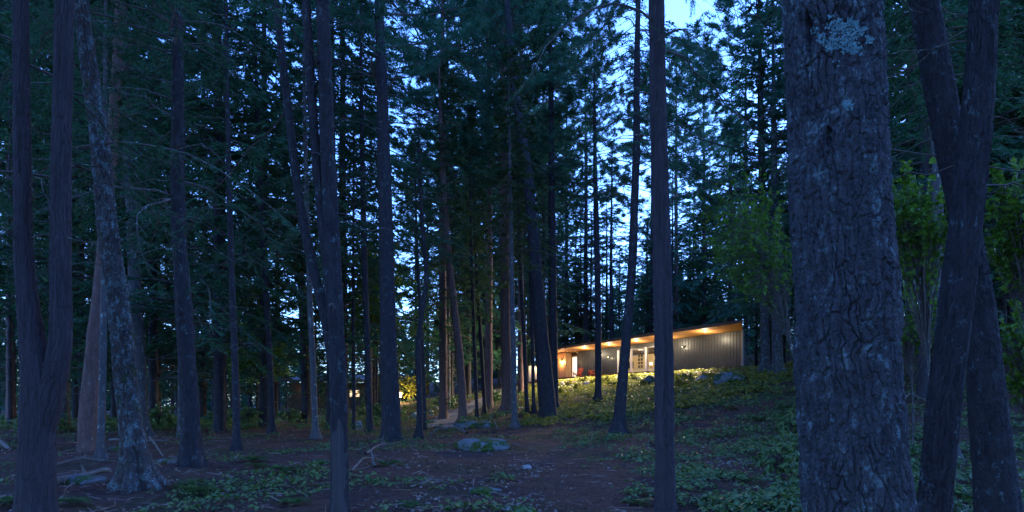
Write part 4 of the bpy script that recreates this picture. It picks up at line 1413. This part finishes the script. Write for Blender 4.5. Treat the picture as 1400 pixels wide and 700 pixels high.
# ------------------------------------------------------------------ the small lit cabin far off, left of the path
CD = 72.0
cb = P(480, 556, CD)
cg = gz(cb[0], CD)
t_ = thing('small_cabin', 'small distant cabin with a lit window seen between the trunks left of centre', 'cabin', (cb[0], CD, cg), 0.0)
m = MB()
m.box(-6.6, 5.0, 0.0, 0.2, -0.5, 2.7)
m.box(-6.6, -6.4, 0.202, 5.0, -0.5, 2.7)
m.box(4.8, 5.0, 0.202, 5.0, -0.5, 2.7)
m.build('wall', plain('dark_board', (0.045, 0.034, 0.028), 0.7), t_)
m = MB()
m.hexa([(-7, -0.9, 2.75), (5.5, -0.9, 2.75), (5.5, 5.4, 3.6), (-7, 5.4, 3.6), (-7, -0.9, 2.95), (5.5, -0.9, 2.95), (5.5, 5.4, 3.8), (-7, 5.4, 3.8)])
m.build('roof', M['roof_dark'], t_)
wq = P(485, 538, CD)
wxl, wzl = wq[0] - cb[0], wq[2] - cg
wf = MB().box(wxl - 0.55, wxl + 0.55, -0.06, -0.002, wzl - 0.38, wzl + 0.38).build('window', M['white'], t_)
MB().box(wxl - 0.48, wxl - 0.02, -0.075, -0.062, wzl - 0.31, wzl + 0.31).box(wxl + 0.02, wxl + 0.48, -0.075, -0.062, wzl - 0.31, wzl + 0.31).build('pane', M['window_glow'], wf)
for px, en in ((413, 5),):
    q = P(px, 531, CD - 0.5)
    sc_ = MB().box(q[0] - cb[0] - 0.05, q[0] - cb[0] + 0.05, -0.4, -0.002, q[2] - cg + 0.06, q[2] - cg + 0.12).build('wall_lamp', M['black'], t_) if px < 540 else None
    if px < 540:
        MB().lathe([(0.0, -0.08), (0.06, -0.06), (0.07, 0.02), (0.03, 0.055)], 12, (q[0] - cb[0], -0.34, q[2] - cg)).build('bulb', M['lamp_warm'], sc_, True)
        point('cabin_lamp', (q[0], CD - 0.45, q[2] - 0.1), en * LAMP, (1.0, 0.55, 0.22), 0.08)
# garden lantern that lights the yellow shrub
q = P(547, 540, 66)
lg = gz(q[0], 66)
t_ = thing('garden_lantern', 'glowing lantern post beside the yellow shrub left of the path', 'lantern', (q[0], 66, lg))
hl = q[2] - lg
MB().tube([(0, 0, -0.3), (0, 0, hl - 0.25)], 0.035, 8).build('post', M['black'], t_, True)
MB().lathe([(0.05, hl - 0.25), (0.16, hl - 0.22), (0.17, hl + 0.22), (0.05, hl + 0.27)], 12).build('lantern_glass', emit('lantern_glow', (1.0, 0.8, 0.5), 0.7), t_, True)
MB().lathe([(0.2, hl + 0.272), (0.0, hl + 0.4)], 12).build('cap', M['black'], t_, True)
point('lantern_light', (q[0] + 0.3, 65.5, q[2] + 0.2), 420 * LAMP, (1.0, 0.72, 0.3), 0.2)


# ------------------------------------------------------------------ shrubs
def shrub(label, x, y, Rr, H, n, size, seed, mat='leaf_shrub', group=None):
    return broadleaf('shrub', label, (x, y, gz(x, y)), H * 0.7, (0, 0, H * 0.55), (Rr, Rr, H * 0.5), n, size, seed, mat, 'ovate', group, 'shrub', 0.7)


q = P(560, 540, 67)
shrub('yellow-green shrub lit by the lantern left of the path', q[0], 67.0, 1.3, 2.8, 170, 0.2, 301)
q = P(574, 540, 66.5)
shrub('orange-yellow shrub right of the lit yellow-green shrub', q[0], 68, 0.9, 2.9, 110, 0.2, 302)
for i, (px, py, s) in enumerate(((745, 527, 0.5), (762, 529, 0.55), (778, 528, 0.5), (797, 524, 0.6), (812, 526, 0.5), (829, 524, 0.6), (838, 530, 0.5), (868, 521, 0.6), (880, 528, 0.5), (926, 520, 0.6), (940, 521, 0.55), (968, 519, 0.5),
                                  (790, 533, 0.5), (850, 536, 0.55), (930, 530, 0.6), (1020, 522, 0.6), (1042, 523, 0.6), (765, 540, 0.5))):
    x, y, z = ray_ground(px, py)
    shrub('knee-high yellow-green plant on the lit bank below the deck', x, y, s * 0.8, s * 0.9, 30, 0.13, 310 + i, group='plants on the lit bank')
for i, (px, py, s) in enumerate(((1080, 640, 0.55), (1064, 655, 0.45), (1078, 600, 0.5))):
    x, y, z = ray_ground(px, py)
    shrub('dark green bush against the left side of the huge pine', x, y, s, s * 1.4, 60, 0.1, 340 + i, 'leaf_ground', group='bushes beside the huge pine')
for i, (px, py) in enumerate(((340, 585), (300, 583), (395, 578), (452, 574), (500, 572), (520, 577), (220, 588), (60, 590), (610, 560), (675, 552))):
    x, y, z = ray_ground(px, py)
    shrub('low green undergrowth bush at the edge of the clearing', x, y, 0.9, 1.0, 60, 0.16, 350 + i, 'leaf_ground', group='undergrowth bushes at the clearing edge')


# ------------------------------------------------------------------ boulders
def ico(n):
    bm = __import__('bmesh').new()
    __import__('bmesh').ops.create_icosphere(bm, subdivisions=n, radius=1)
    V = np.array([v.co[:] for v in bm.verts])
    Fc = np.array([[v.index for v in f.verts] for f in bm.faces])
    bm.free()
    return V, Fc


IV, IF = ico(5)
IV3, IF3 = ico(3)


def boulder(label, px, py, wpx, hpx, seed, mat='rock', big=True, dep=0.7, group=None, name='boulder'):
    x, y, z = ray_ground(px, py)
    k = y / F
    V, Fc = (IV, IF) if big else (IV3, IF3)
    n = V + 0.0
    r = 1 + 0.28 * fbm(n[:, 0] * 1.3, n[:, 1] * 1.3, n[:, 2] * 1.3, 4, seed)
    # broken facets
    g = np.random.default_rng(seed)
    Q = n * r[:, None]
    for _ in range(7):
        d = g.normal(0, 1, 3)
        d /= np.linalg.norm(d)
        h = Q @ d
        c = g.uniform(0.48, 0.8)
        Q = Q - d * (np.maximum(h - c, 0) * 0.85)[:, None]
    Q = Q * (1 + 0.05 * fbm(n[:, 0] * 6, n[:, 1] * 6, n[:, 2] * 6, 3, seed + 3))[:, None]
    Q = Q * np.array([wpx * k / 2, wpx * k / 2 * dep, hpx * k * 0.75])
    o = link(name, mesh_np(name, Q, Fc, M[mat], True), None, (x, y + wpx * k / 2 * dep * 0.7, z + hpx * k * 0.16))
    return tag(o, label, 'rock', group)


boulder('broad blue-grey boulder with moss on its right in the middle of the clearing', 657, 617, 84, 20, 1, 'rock_moss')
boulder('flat pale rock with moss behind the broad clearing boulder', 652, 586, 66, 15, 2, 'rock_moss')
boulder('low half-buried rock in the needles at bottom centre', 664, 676, 44, 11, 3, 'rock_moss')
boulder('upright pale rock between the three-stemmed tree and the thick trunk', 485, 588, 20, 17, 4, 'rock')
boulder('large grey boulder at the right end of the house', 1000, 527, 52, 21, 5, 'rock_moss')
boulder('pale boulder left of the large one by the house', 962, 521, 24, 10, 6, 'rock')
boulder('pale boulder just right of the slim straight trunk by the house', 934, 518, 18, 8, 7, 'rock')
boulder('dark boulder left of the slim straight trunk by the house', 889, 527, 22, 14, 8, 'rock_dark')
boulder('small pale rock on the lit bank right of the leaning trunk', 873, 520, 16, 6, 12, 'rock')
boulder('small rock under the orange deck chairs', 803, 528, 12, 8, 9, 'rock', False)
boulder('small rock left of the deck on the lit bank', 767, 528, 12, 8, 10, 'rock', False)
boulder('small rock below the wood-clad house end', 781, 530, 9, 6, 11, 'rock', False)
boulder('blue-grey stone poking out at the bottom edge', 613, 699, 18, 8, 14, 'rock_moss', False)
boulder('small stone at the bottom edge right of centre', 694, 699, 14, 8, 15, 'rock', False)
boulder('small blue stone half buried right of the clearing boulder', 720, 641, 16, 7, 16, 'rock', False)
boulder('flat grey slab in front of the straight trunk with flared roots', 228, 634, 40, 8, 17, 'rock_dark')
boulder('flat grey slab left of the leaning blotchy trunk', 108, 662, 70, 12, 18, 'rock_dark')
boulder('pale flat stone beyond the reddish leaning trunk', 160, 616, 32, 6, 19, 'rock_dark')
boulder('pale stones left of the three-stemmed trunk on the needles', 437, 636, 26, 8, 20, 'rock_moss')
for i, (px, py, ww) in enumerate(((568, 570, 13), (578, 566, 10), (587, 563, 9), (596, 560, 9), (604, 558, 8), (612, 555, 9), (620, 552, 8), (628, 549, 8), (634, 546, 7), (641, 543, 6), (590, 568, 7), (668, 538, 7), (675, 536, 6))):
    boulder('pale stone in the row edging the left of the gravel path', px, py, ww, ww * 0.55, 40 + i, 'rock', False, 0.8, 'stones edging the path', 'stone')


# ------------------------------------------------------------------ fallen wood
def stick(label, pts, r, mat='deadwood', seed=0, subs=0, name='fallen_branch', lift=0.0):
    g = np.random.default_rng(seed)
    Q = []
    for px, py, up in pts:
        x, y, z = ray_ground(px, py)
        Q.append((x, y, z + r + up))
    Q = np.array(Q)
    t = np.linspace(0, len(Q) - 1, 24)
    C = np.stack([np.interp(t, np.arange(len(Q)), Q[:, i]) for i in range(3)], -1)
    for _ in range(3):
        C[1:-1] = 0.25 * C[:-2] + 0.5 * C[1:-1] + 0.25 * C[2:]
    C += np.stack([fbm(t * 1.7, seed, i, 3, seed) * r * 0.9 for i in range(3)], -1)
    o = C[0].copy()
    mb = MB()
    mb.tube(C - o, r * (1 - 0.6 * t / t[-1]) * (1 + 0.15 * fbm(t * 2, 0, seed, 2, seed)), 8)
    for k in range(subs):
        i = g.integers(4, 22)
        d = g.normal(0, 1, 3)
        d[2] = abs(d[2]) * 0.5
        d /= np.linalg.norm(d)
        L = g.uniform(0.2, 0.6)
        tt = np.linspace(0, 1, 6)[:, None]
        mb.tube(C[i] - o + d * L * tt + np.array([0, 0, -0.1]) * tt ** 2, 0.35 * r * (1 - 0.8 * tt[:, 0]), 5)
    ob = mb.build(name, M[mat], None, True, tuple(o))
    return tag(ob, label, 'branch')


stick('pale arched fallen branch behind the broad clearing boulder', [(640, 597, 0.06), (625, 593, 0.16), (605, 593, 0.18), (588, 596, 0.05)], 0.05, seed=1, subs=3)
stick('thin pale stick leaning off the flat rock', [(682, 589, 0.0), (676, 584, 0.2), (668, 579, 0.35)], 0.03, seed=2)
stick('dark fallen log at the left foot of the leaning blotchy tree', [(60, 668, 0), (100, 660, 0.03), (150, 656, 0.05)], 0.09, 'deadwood_dark', 3, 5, 'fallen_log')
stick('long thin fallen branch across the needles at left', [(72, 640, 0.02), (110, 634, 0.1), (160, 634, 0.02)], 0.03, 'deadwood_dark', 4, 4)
stick('dark crooked branch lying right of the three-stemmed tree', [(480, 650, 0.05), (497, 640, 0.18), (520, 634, 0.06), (545, 640, 0.0)], 0.022, 'deadwood_dark', 5, 4)
stick('pale splintered stick standing in the needles right of the three-stemmed tree', [(512, 640, 0.0), (509, 636, 0.1), (507, 632, 0.25)], 0.03, 'deadwood', 6, 2)
stick('reddish-brown broken branch heap before the thick middle trunk', [(500, 622, 0.02), (520, 612, 0.06), (545, 611, 0.02)], 0.035, 'deadwood_dark', 7, 6)
stick('grey fallen branch right of the leaning blotchy tree', [(205, 615, 0.3), (214, 620, 0.15), (224, 627, 0.02)], 0.035, 'deadwood_dark', 8, 2)
stick('fallen log at the far left edge', [(-30, 606, 0.2), (-5, 611, 0.1), (14, 617, 0.0)], 0.11, 'deadwood', 9, 2, 'fallen_log')
stick('long grey branch on the ground beyond the reddish leaning trunk', [(150, 606, 0.05), (190, 608, 0.08), (232, 606, 0.02)], 0.05, 'deadwood', 10, 4)
stick('dark branch lying among plants at bottom right', [(1225, 560, 0.1), (1245, 552, 0.3), (1268, 556, 0.1)], 0.03, 'deadwood_dark', 11, 6)
stick('thin twig branch before the blue stone at bottom centre', [(560, 668, 0.0), (590, 662, 0.06), (620, 664, 0.0)], 0.018, 'deadwood_dark', 12, 4)


# ------------------------------------------------------------------ ferns
def fern_mesh(seed, n=9, L=0.55):
    g = np.random.default_rng(seed)
    O, D, N, SZ, RN = [], [], [], [], []
    wb = MB()
    for i in range(n):
        a = i / n * 2 * PI + g.uniform(-0.3, 0.3)
        l = L * g.uniform(0.7, 1.15)
        t = np.linspace(0, 1, 12)
        hd = np.array([math.cos(a), math.sin(a), 0])
        pp = hd * (l * t * 0.85)[:, None]
        pp[:, 2] = l * (1.0 * t - 0.95 * t * t)
        wb.tube(pp, 0.004 * (1 - 0.7 * t), 4, False)
        T = np.gradient(pp, axis=0)
        T /= np.linalg.norm(T, axis=1)[:, None]
        sd2 = np.array([-hd[1], hd[0], 0])
        q = np.linspace(0.15, 1, 20)
        o = np.stack([np.interp(q, t, pp[:, c]) for c in range(3)], -1)
        tt = np.stack([np.interp(q, t, T[:, c]) for c in range(3)], -1)
        for sg in (-1, 1):
            O.append(o)
            D.append(tt * 0.35 + sd2 * sg + g.normal(0, 0.06, o.shape))
            N.append(np.array([0, 0, 1.0]) + g.normal(0, 0.15, o.shape))
            SZ.append(0.26 * l * np.sin(PI * (0.1 + 0.9 * (1 - q)) * 0.62 + 0.05))
            RN.append(np.full(len(o), g.random()))
    O, D, N, SZ = np.concatenate(O), np.concatenate(D), np.concatenate(N), np.concatenate(SZ)
    D /= np.linalg.norm(D, axis=1)[:, None]
    V = blades(O, D, N, SZ, SZ * 0.3)
    return mesh_np('fronds', V, np.arange(len(V)).reshape(-1, 4), M['fern'], False, None, np.concatenate(RN)), wb.mesh('stalks', M['grass'], True)


FM = [fern_mesh(i) for i in range(3)]
for i, (px, py, s, lab) in enumerate((
        (256, 668, 0.9, 'green fern at the right foot of the leaning blotchy tree'), (268, 676, 0.8, 'green fern in front of the fern by the leaning blotchy tree'), (345, 632, 1.0, 'green fern clump on the clearing below the lone thin trunk'),
        (352, 640, 0.8, 'fern in front of the clump below the lone thin trunk'), (388, 645, 0.8, 'fern left of the three-stemmed tree'), (402, 690, 0.7, 'fern at the bottom edge left of the three-stemmed tree'),
        (560, 694, 0.6, 'small fern at the bottom edge, left of the blue-grey stone'), (530, 638, 0.8, 'fern behind the dark crooked branch'), (18, 690, 0.9, 'fern at the lower left edge'), (100, 690, 0.8, 'fern right of the forked cedar at the bottom'),
        (1010, 530, 1.2, 'fern in front of the large boulder by the house'), (1030, 536, 1.2, 'fern right of the large boulder by the house'), (1240, 520, 1.0, 'fern on the slope right of the huge pine'), (1380, 690, 0.9, 'fern at the lower right edge'),
        (690, 612, 0.8, 'fern growing on the right of the broad clearing boulder'), (870, 690, 0.7, 'fern left of the slim straight trunk at the bottom'))):
    x, y, z = ray_ground(px, py)
    t_ = thing('fern', lab, 'fern', (x, y, z - 0.02), i * 1.1)
    t_.scale = (s, s, s)
    link('fronds', FM[i % 3][0], t_)
    link('stalks', FM[i % 3][1], t_)


for i, (px, py, s) in enumerate(((955, 640, 0.8), (985, 600, 0.8), (1040, 575, 0.9), (948, 590, 0.8), (1020, 660, 0.7), (1055, 690, 0.7), (975, 685, 0.6), (1070, 560, 1.0), (930, 565, 0.9), (1000, 560, 0.9), (1270, 520, 1.0), (1255, 600, 0.8))):
    x, y, z = ray_ground(px, py)
    t_ = thing('fern', 'green fern among the low leafy plants on the right slope', 'fern', (x, y, z - 0.02), i * 1.7, 'ferns on the right slope')
    t_.scale = (s, s, s)
    link('fronds', FM[i % 3][0], t_)
    link('stalks', FM[i % 3][1], t_)


# ------------------------------------------------------------------ ground cover (uncountable)
def spread(n, px0, px1, D0, D1, power=1.6, mask=None, seed=0):
    """points on the ground, thicker near the camera; keeps to the sector between two bearings."""
    g = np.random.default_rng(seed)
    D = (D0 ** (1 / power) + g.random(n) * (D1 ** (1 / power) - D0 ** (1 / power))) ** power
    x = (g.uniform(px0, px1, n) - 700) / F * D
    u, v = house_uv(x, D)
    k = ~((u > -0.5) & (u < 26) & (v > -7) & (v < 1.9))
    dp = np.full(n, 9.0)
    sel = D > 20
    for c in PATH_C[::2]:
        dp = np.minimum(dp, np.hypot(x - c[0], D - c[1]))
    k &= dp > 1.15
    if mask is not None:
        k &= g.random(n) < mask(x, D)
    x, D = x[k], D[k]
    return np.stack([x, D, terrain(x, D)], -1), g


# litter of dead leaves
O, g = spread(40000, -250, 1650, 5, 40, 1.5, lambda x, y: 0.1 + 0.9 * sstep(-0.2, 0.45, fbm(x * 0.7, y * 0.7, 3, 3, 91)), 1)
n = len(O)
D = g.normal(0, 1, (n, 3))
D[:, 2] *= 0.25
N = np.array([0, 0, 1.0]) + g.normal(0, 0.45, (n, 3))
O[:, 2] += g.uniform(0.004, 0.03, n)
V, Fc = leaves(O, D, N, g.uniform(0.03, 0.085, n), 'ovate', 0.3)
rn = np.clip(g.beta(1.1, 2.9, n), 0, 1)
tag(link('leaf_litter', mesh_np('leaf_litter', V, Fc, M['litter'], False, None, rn)), 'dead leaves strewn over the needle floor', 'litter', None, 'stuff')
# twigs
O, g = spread(3200, -250, 1650, 5, 40, 1.5, None, 2)
mb = MB()
n = len(O)
a = g.uniform(0, 2 * PI, n)
L = g.gamma(2.0, 0.08, n) + 0.04
d = np.stack([np.cos(a), np.sin(a), g.normal(0, 0.12, n)], -1)
sdv = np.stack([-np.sin(a), np.cos(a), np.zeros(n)], -1)
r = g.uniform(0.003, 0.009, n)[:, None]
A = O + np.array([0, 0, 0.012])
B = A + d * L[:, None] + sdv * (g.normal(0, 0.12, n) * L)[:, None]
B[:, 2] = terrain(B[:, 0], B[:, 1]) + 0.02 + np.abs(g.normal(0, 0.03, n))
up = np.array([0, 0, 1.0])
V = np.stack([A + sdv * r, A - sdv * r, A + up * r * 1.6, B + sdv * r * 0.5, B - sdv * r * 0.5, B + up * r], 1).reshape(-1, 3)
i6 = np.arange(n)[:, None] * 6
Fc = np.concatenate([i6 + np.array([[0, 2, 5, 3]]), i6 + np.array([[2, 1, 4, 5]]), i6 + np.array([[1, 0, 3, 4]])])
rn = np.concatenate([np.clip(g.beta(1.3, 3.6, n), 0, 1)] * 3)
tag(link('twig_litter', mesh_np('twig_litter', V, Fc, M['litter'], False, None, rn)), 'thin fallen twigs strewn over the needle floor', 'litter', None, 'stuff')


def plants(name, label, O, g, per, lsize, height, mat, cat, kind='ovate'):
    n = len(O)
    m = n * per
    a = g.uniform(0, 2 * PI, m)
    C = np.repeat(O, per, 0)
    rad = np.abs(g.normal(0, 0.09, m))
    C = C + np.stack([np.cos(a) * rad, np.sin(a) * rad, np.repeat(g.uniform(0.3, 1.0, n), per) * height * g.uniform(0.5, 1.1, m)], -1)
    D = np.stack([np.cos(a), np.sin(a), g.normal(-0.05, 0.25, m)], -1)
    N = np.array([0, 0, 1.0]) + g.normal(0, 0.35, (m, 3))
    V, Fc = leaves(C, D, N, lsize * g.uniform(0.6, 1.3, m) * np.repeat(g.uniform(0.7, 1.2, n), per), kind)
    rn = np.clip(np.repeat(g.random(n), per) * 0.7 + g.random(m) * 0.3, 0, 1)
    return tag(link(name, mesh_np(name, V, Fc, M[mat], False, None, rn)), label, cat, None, 'stuff')


def slope_mask(x, y):
    bear = (x / y * F + 700)
    edge = 905 - (y - 8) * 7.5
    nz = fbm(x * 0.55, y * 0.55, 0, 3, 21)
    return sstep(-60, 130, bear - edge + nz * 120) * (0.1 + 0.9 * sstep(-0.18, 0.28, fbm(x * 0.9, y * 0.9, 2, 3, 33)))


O, g = spread(22000, 760, 1550, 5.5, 55, 1.5, slope_mask, 3)
plants('ground_plants', 'low green leafy plants covering the slope at right', O, g, 8, 0.088, 0.19, 'leaf_ground', 'ground cover')
O, g = spread(7000, 715, 1090, 27, 62, 1.0, lambda x, y: 0.25 + 0.75 * sstep(-0.2, 0.2, fbm(x * 0.5, y * 0.5, 1, 3, 5)), 4)
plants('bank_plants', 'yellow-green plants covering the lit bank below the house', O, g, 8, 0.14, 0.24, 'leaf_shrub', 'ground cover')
O, g = spread(4800, -200, 720, 6.5, 32, 1.5, lambda x, y: sstep(0.0, 0.35, fbm(x * 0.45, y * 0.45, 5, 3, 55)), 5)
plants('clearing_plants', 'scattered small green plants on the needle floor at left', O, g, 6, 0.085, 0.13, 'leaf_ground', 'ground cover')
O, g = spread(7000, -250, 720, 27, 70, 1.2, lambda x, y: sstep(-0.25, 0.25, fbm(x * 0.3, y * 0.3, 7, 3, 65)), 6)
plants('undergrowth', 'green undergrowth along the edge of the clearing', O, g, 7, 0.17, 0.4, 'leaf_ground', 'ground cover')

O, g = spread(26000, -250, 760, 21, 60, 1.3, lambda x, y: sstep(-0.2, 0.3, fbm(x * 0.35, y * 0.35, 9, 3, 75)) * sstep(21, 26, y), 7)
n = len(O)
D = np.array([0, 0, 1.0]) + g.normal(0, 0.38, (n, 3))
D /= np.linalg.norm(D, axis=1)[:, None]
V = blades(O, D, g.normal(0, 1, (n, 3)), g.uniform(0.12, 0.4, n), g.uniform(0.012, 0.03, n))
tag(link('grass', mesh_np('grass', V, np.arange(len(V)).reshape(-1, 4), M['grass'], False, None, g.random(n))), 'rough grass growing between the trunks', 'grass', None, 'stuff')

# lichen rosette high on the huge pine: thin crusty scales standing off the bark
pine = [o for o in bpy.data.objects if o.get('label', '').startswith('huge plated pine')][0]
tr = [c for c in pine.children if c.name.startswith('trunk')][0]
n = len(tr.data.vertices)
vv = np.zeros(n * 3, np.float32)
tr.data.vertices.foreach_get('co', vv)
vv = vv.reshape(-1, 3)
wv = vv + np.array(pine.location)
ppx, ppy = 700 + F * wv[:, 0] / wv[:, 1], HOR - F * (wv[:, 2] - EYE) / wv[:, 1]
front = wv[:, 1] < pine.location[1] - 0.1
e = ((ppx - 1148) / 34) ** 2 + ((ppy - 55) / 27) ** 2 + 2.2 * fbm(ppx * 0.09, ppy * 0.09, 0, 4, 4)
e2 = ((ppx - 1160) / 7) ** 2 + ((ppy - 145) / 9) ** 2 + 1.0 * fbm(ppx * 0.1, ppy * 0.1, 0, 3, 6)
e3 = ((ppx - 1078) / 8) ** 2 + ((ppy - 140) / 15) ** 2 + 1.0 * fbm(ppx * 0.1, ppy * 0.1, 0, 3, 8)
sel = np.where(front & ((e < 0.75) | (e2 < 0.8) | (e3 < 0.8)))[0]
g = np.random.default_rng(3)
# bark standing proud only
cxy = vv[:, :2]
sel = g.choice(sel, min(len(sel), 1100), replace=False)
O = vv[sel].astype(float)
ctr = np.array([np.interp(O[:, 2], [0, 5], [0, (1136 - 1175) / F * 4.6]), np.zeros(len(O))]).T
rad = np.concatenate([O[:, :2] - ctr, np.zeros((len(O), 1))], 1)
rad /= np.linalg.norm(rad, axis=1)[:, None]
O = O + rad * 0.001
D = g.normal(0, 1, O.shape)
D -= rad * np.sum(D * rad, 1)[:, None] * 0.85
V, Fc = leaves(O, D, rad + g.normal(0, 0.25, O.shape), g.uniform(0.008, 0.022, len(O)), 'ovate', -0.2)
b = NB('lichen')
b.col(b.ramp(b.attr('rnd'), [(0.0, (0.08, 0.17, 0.19)), (1.0, (0.17, 0.3, 0.31))]))
b.set(0.95, 0.1)
link('lichen', mesh_np('lichen', V, Fc, b.m, False, None, g.random(len(O))), pine)
for k_, pr_ in PR.items():
    if k_ not in USED:
        for ch in list(pr_.children):
            bpy.data.objects.remove(ch)
        bpy.data.objects.remove(pr_)
print('fill trees', FILLN[0], 'objects', len(bpy.data.objects))
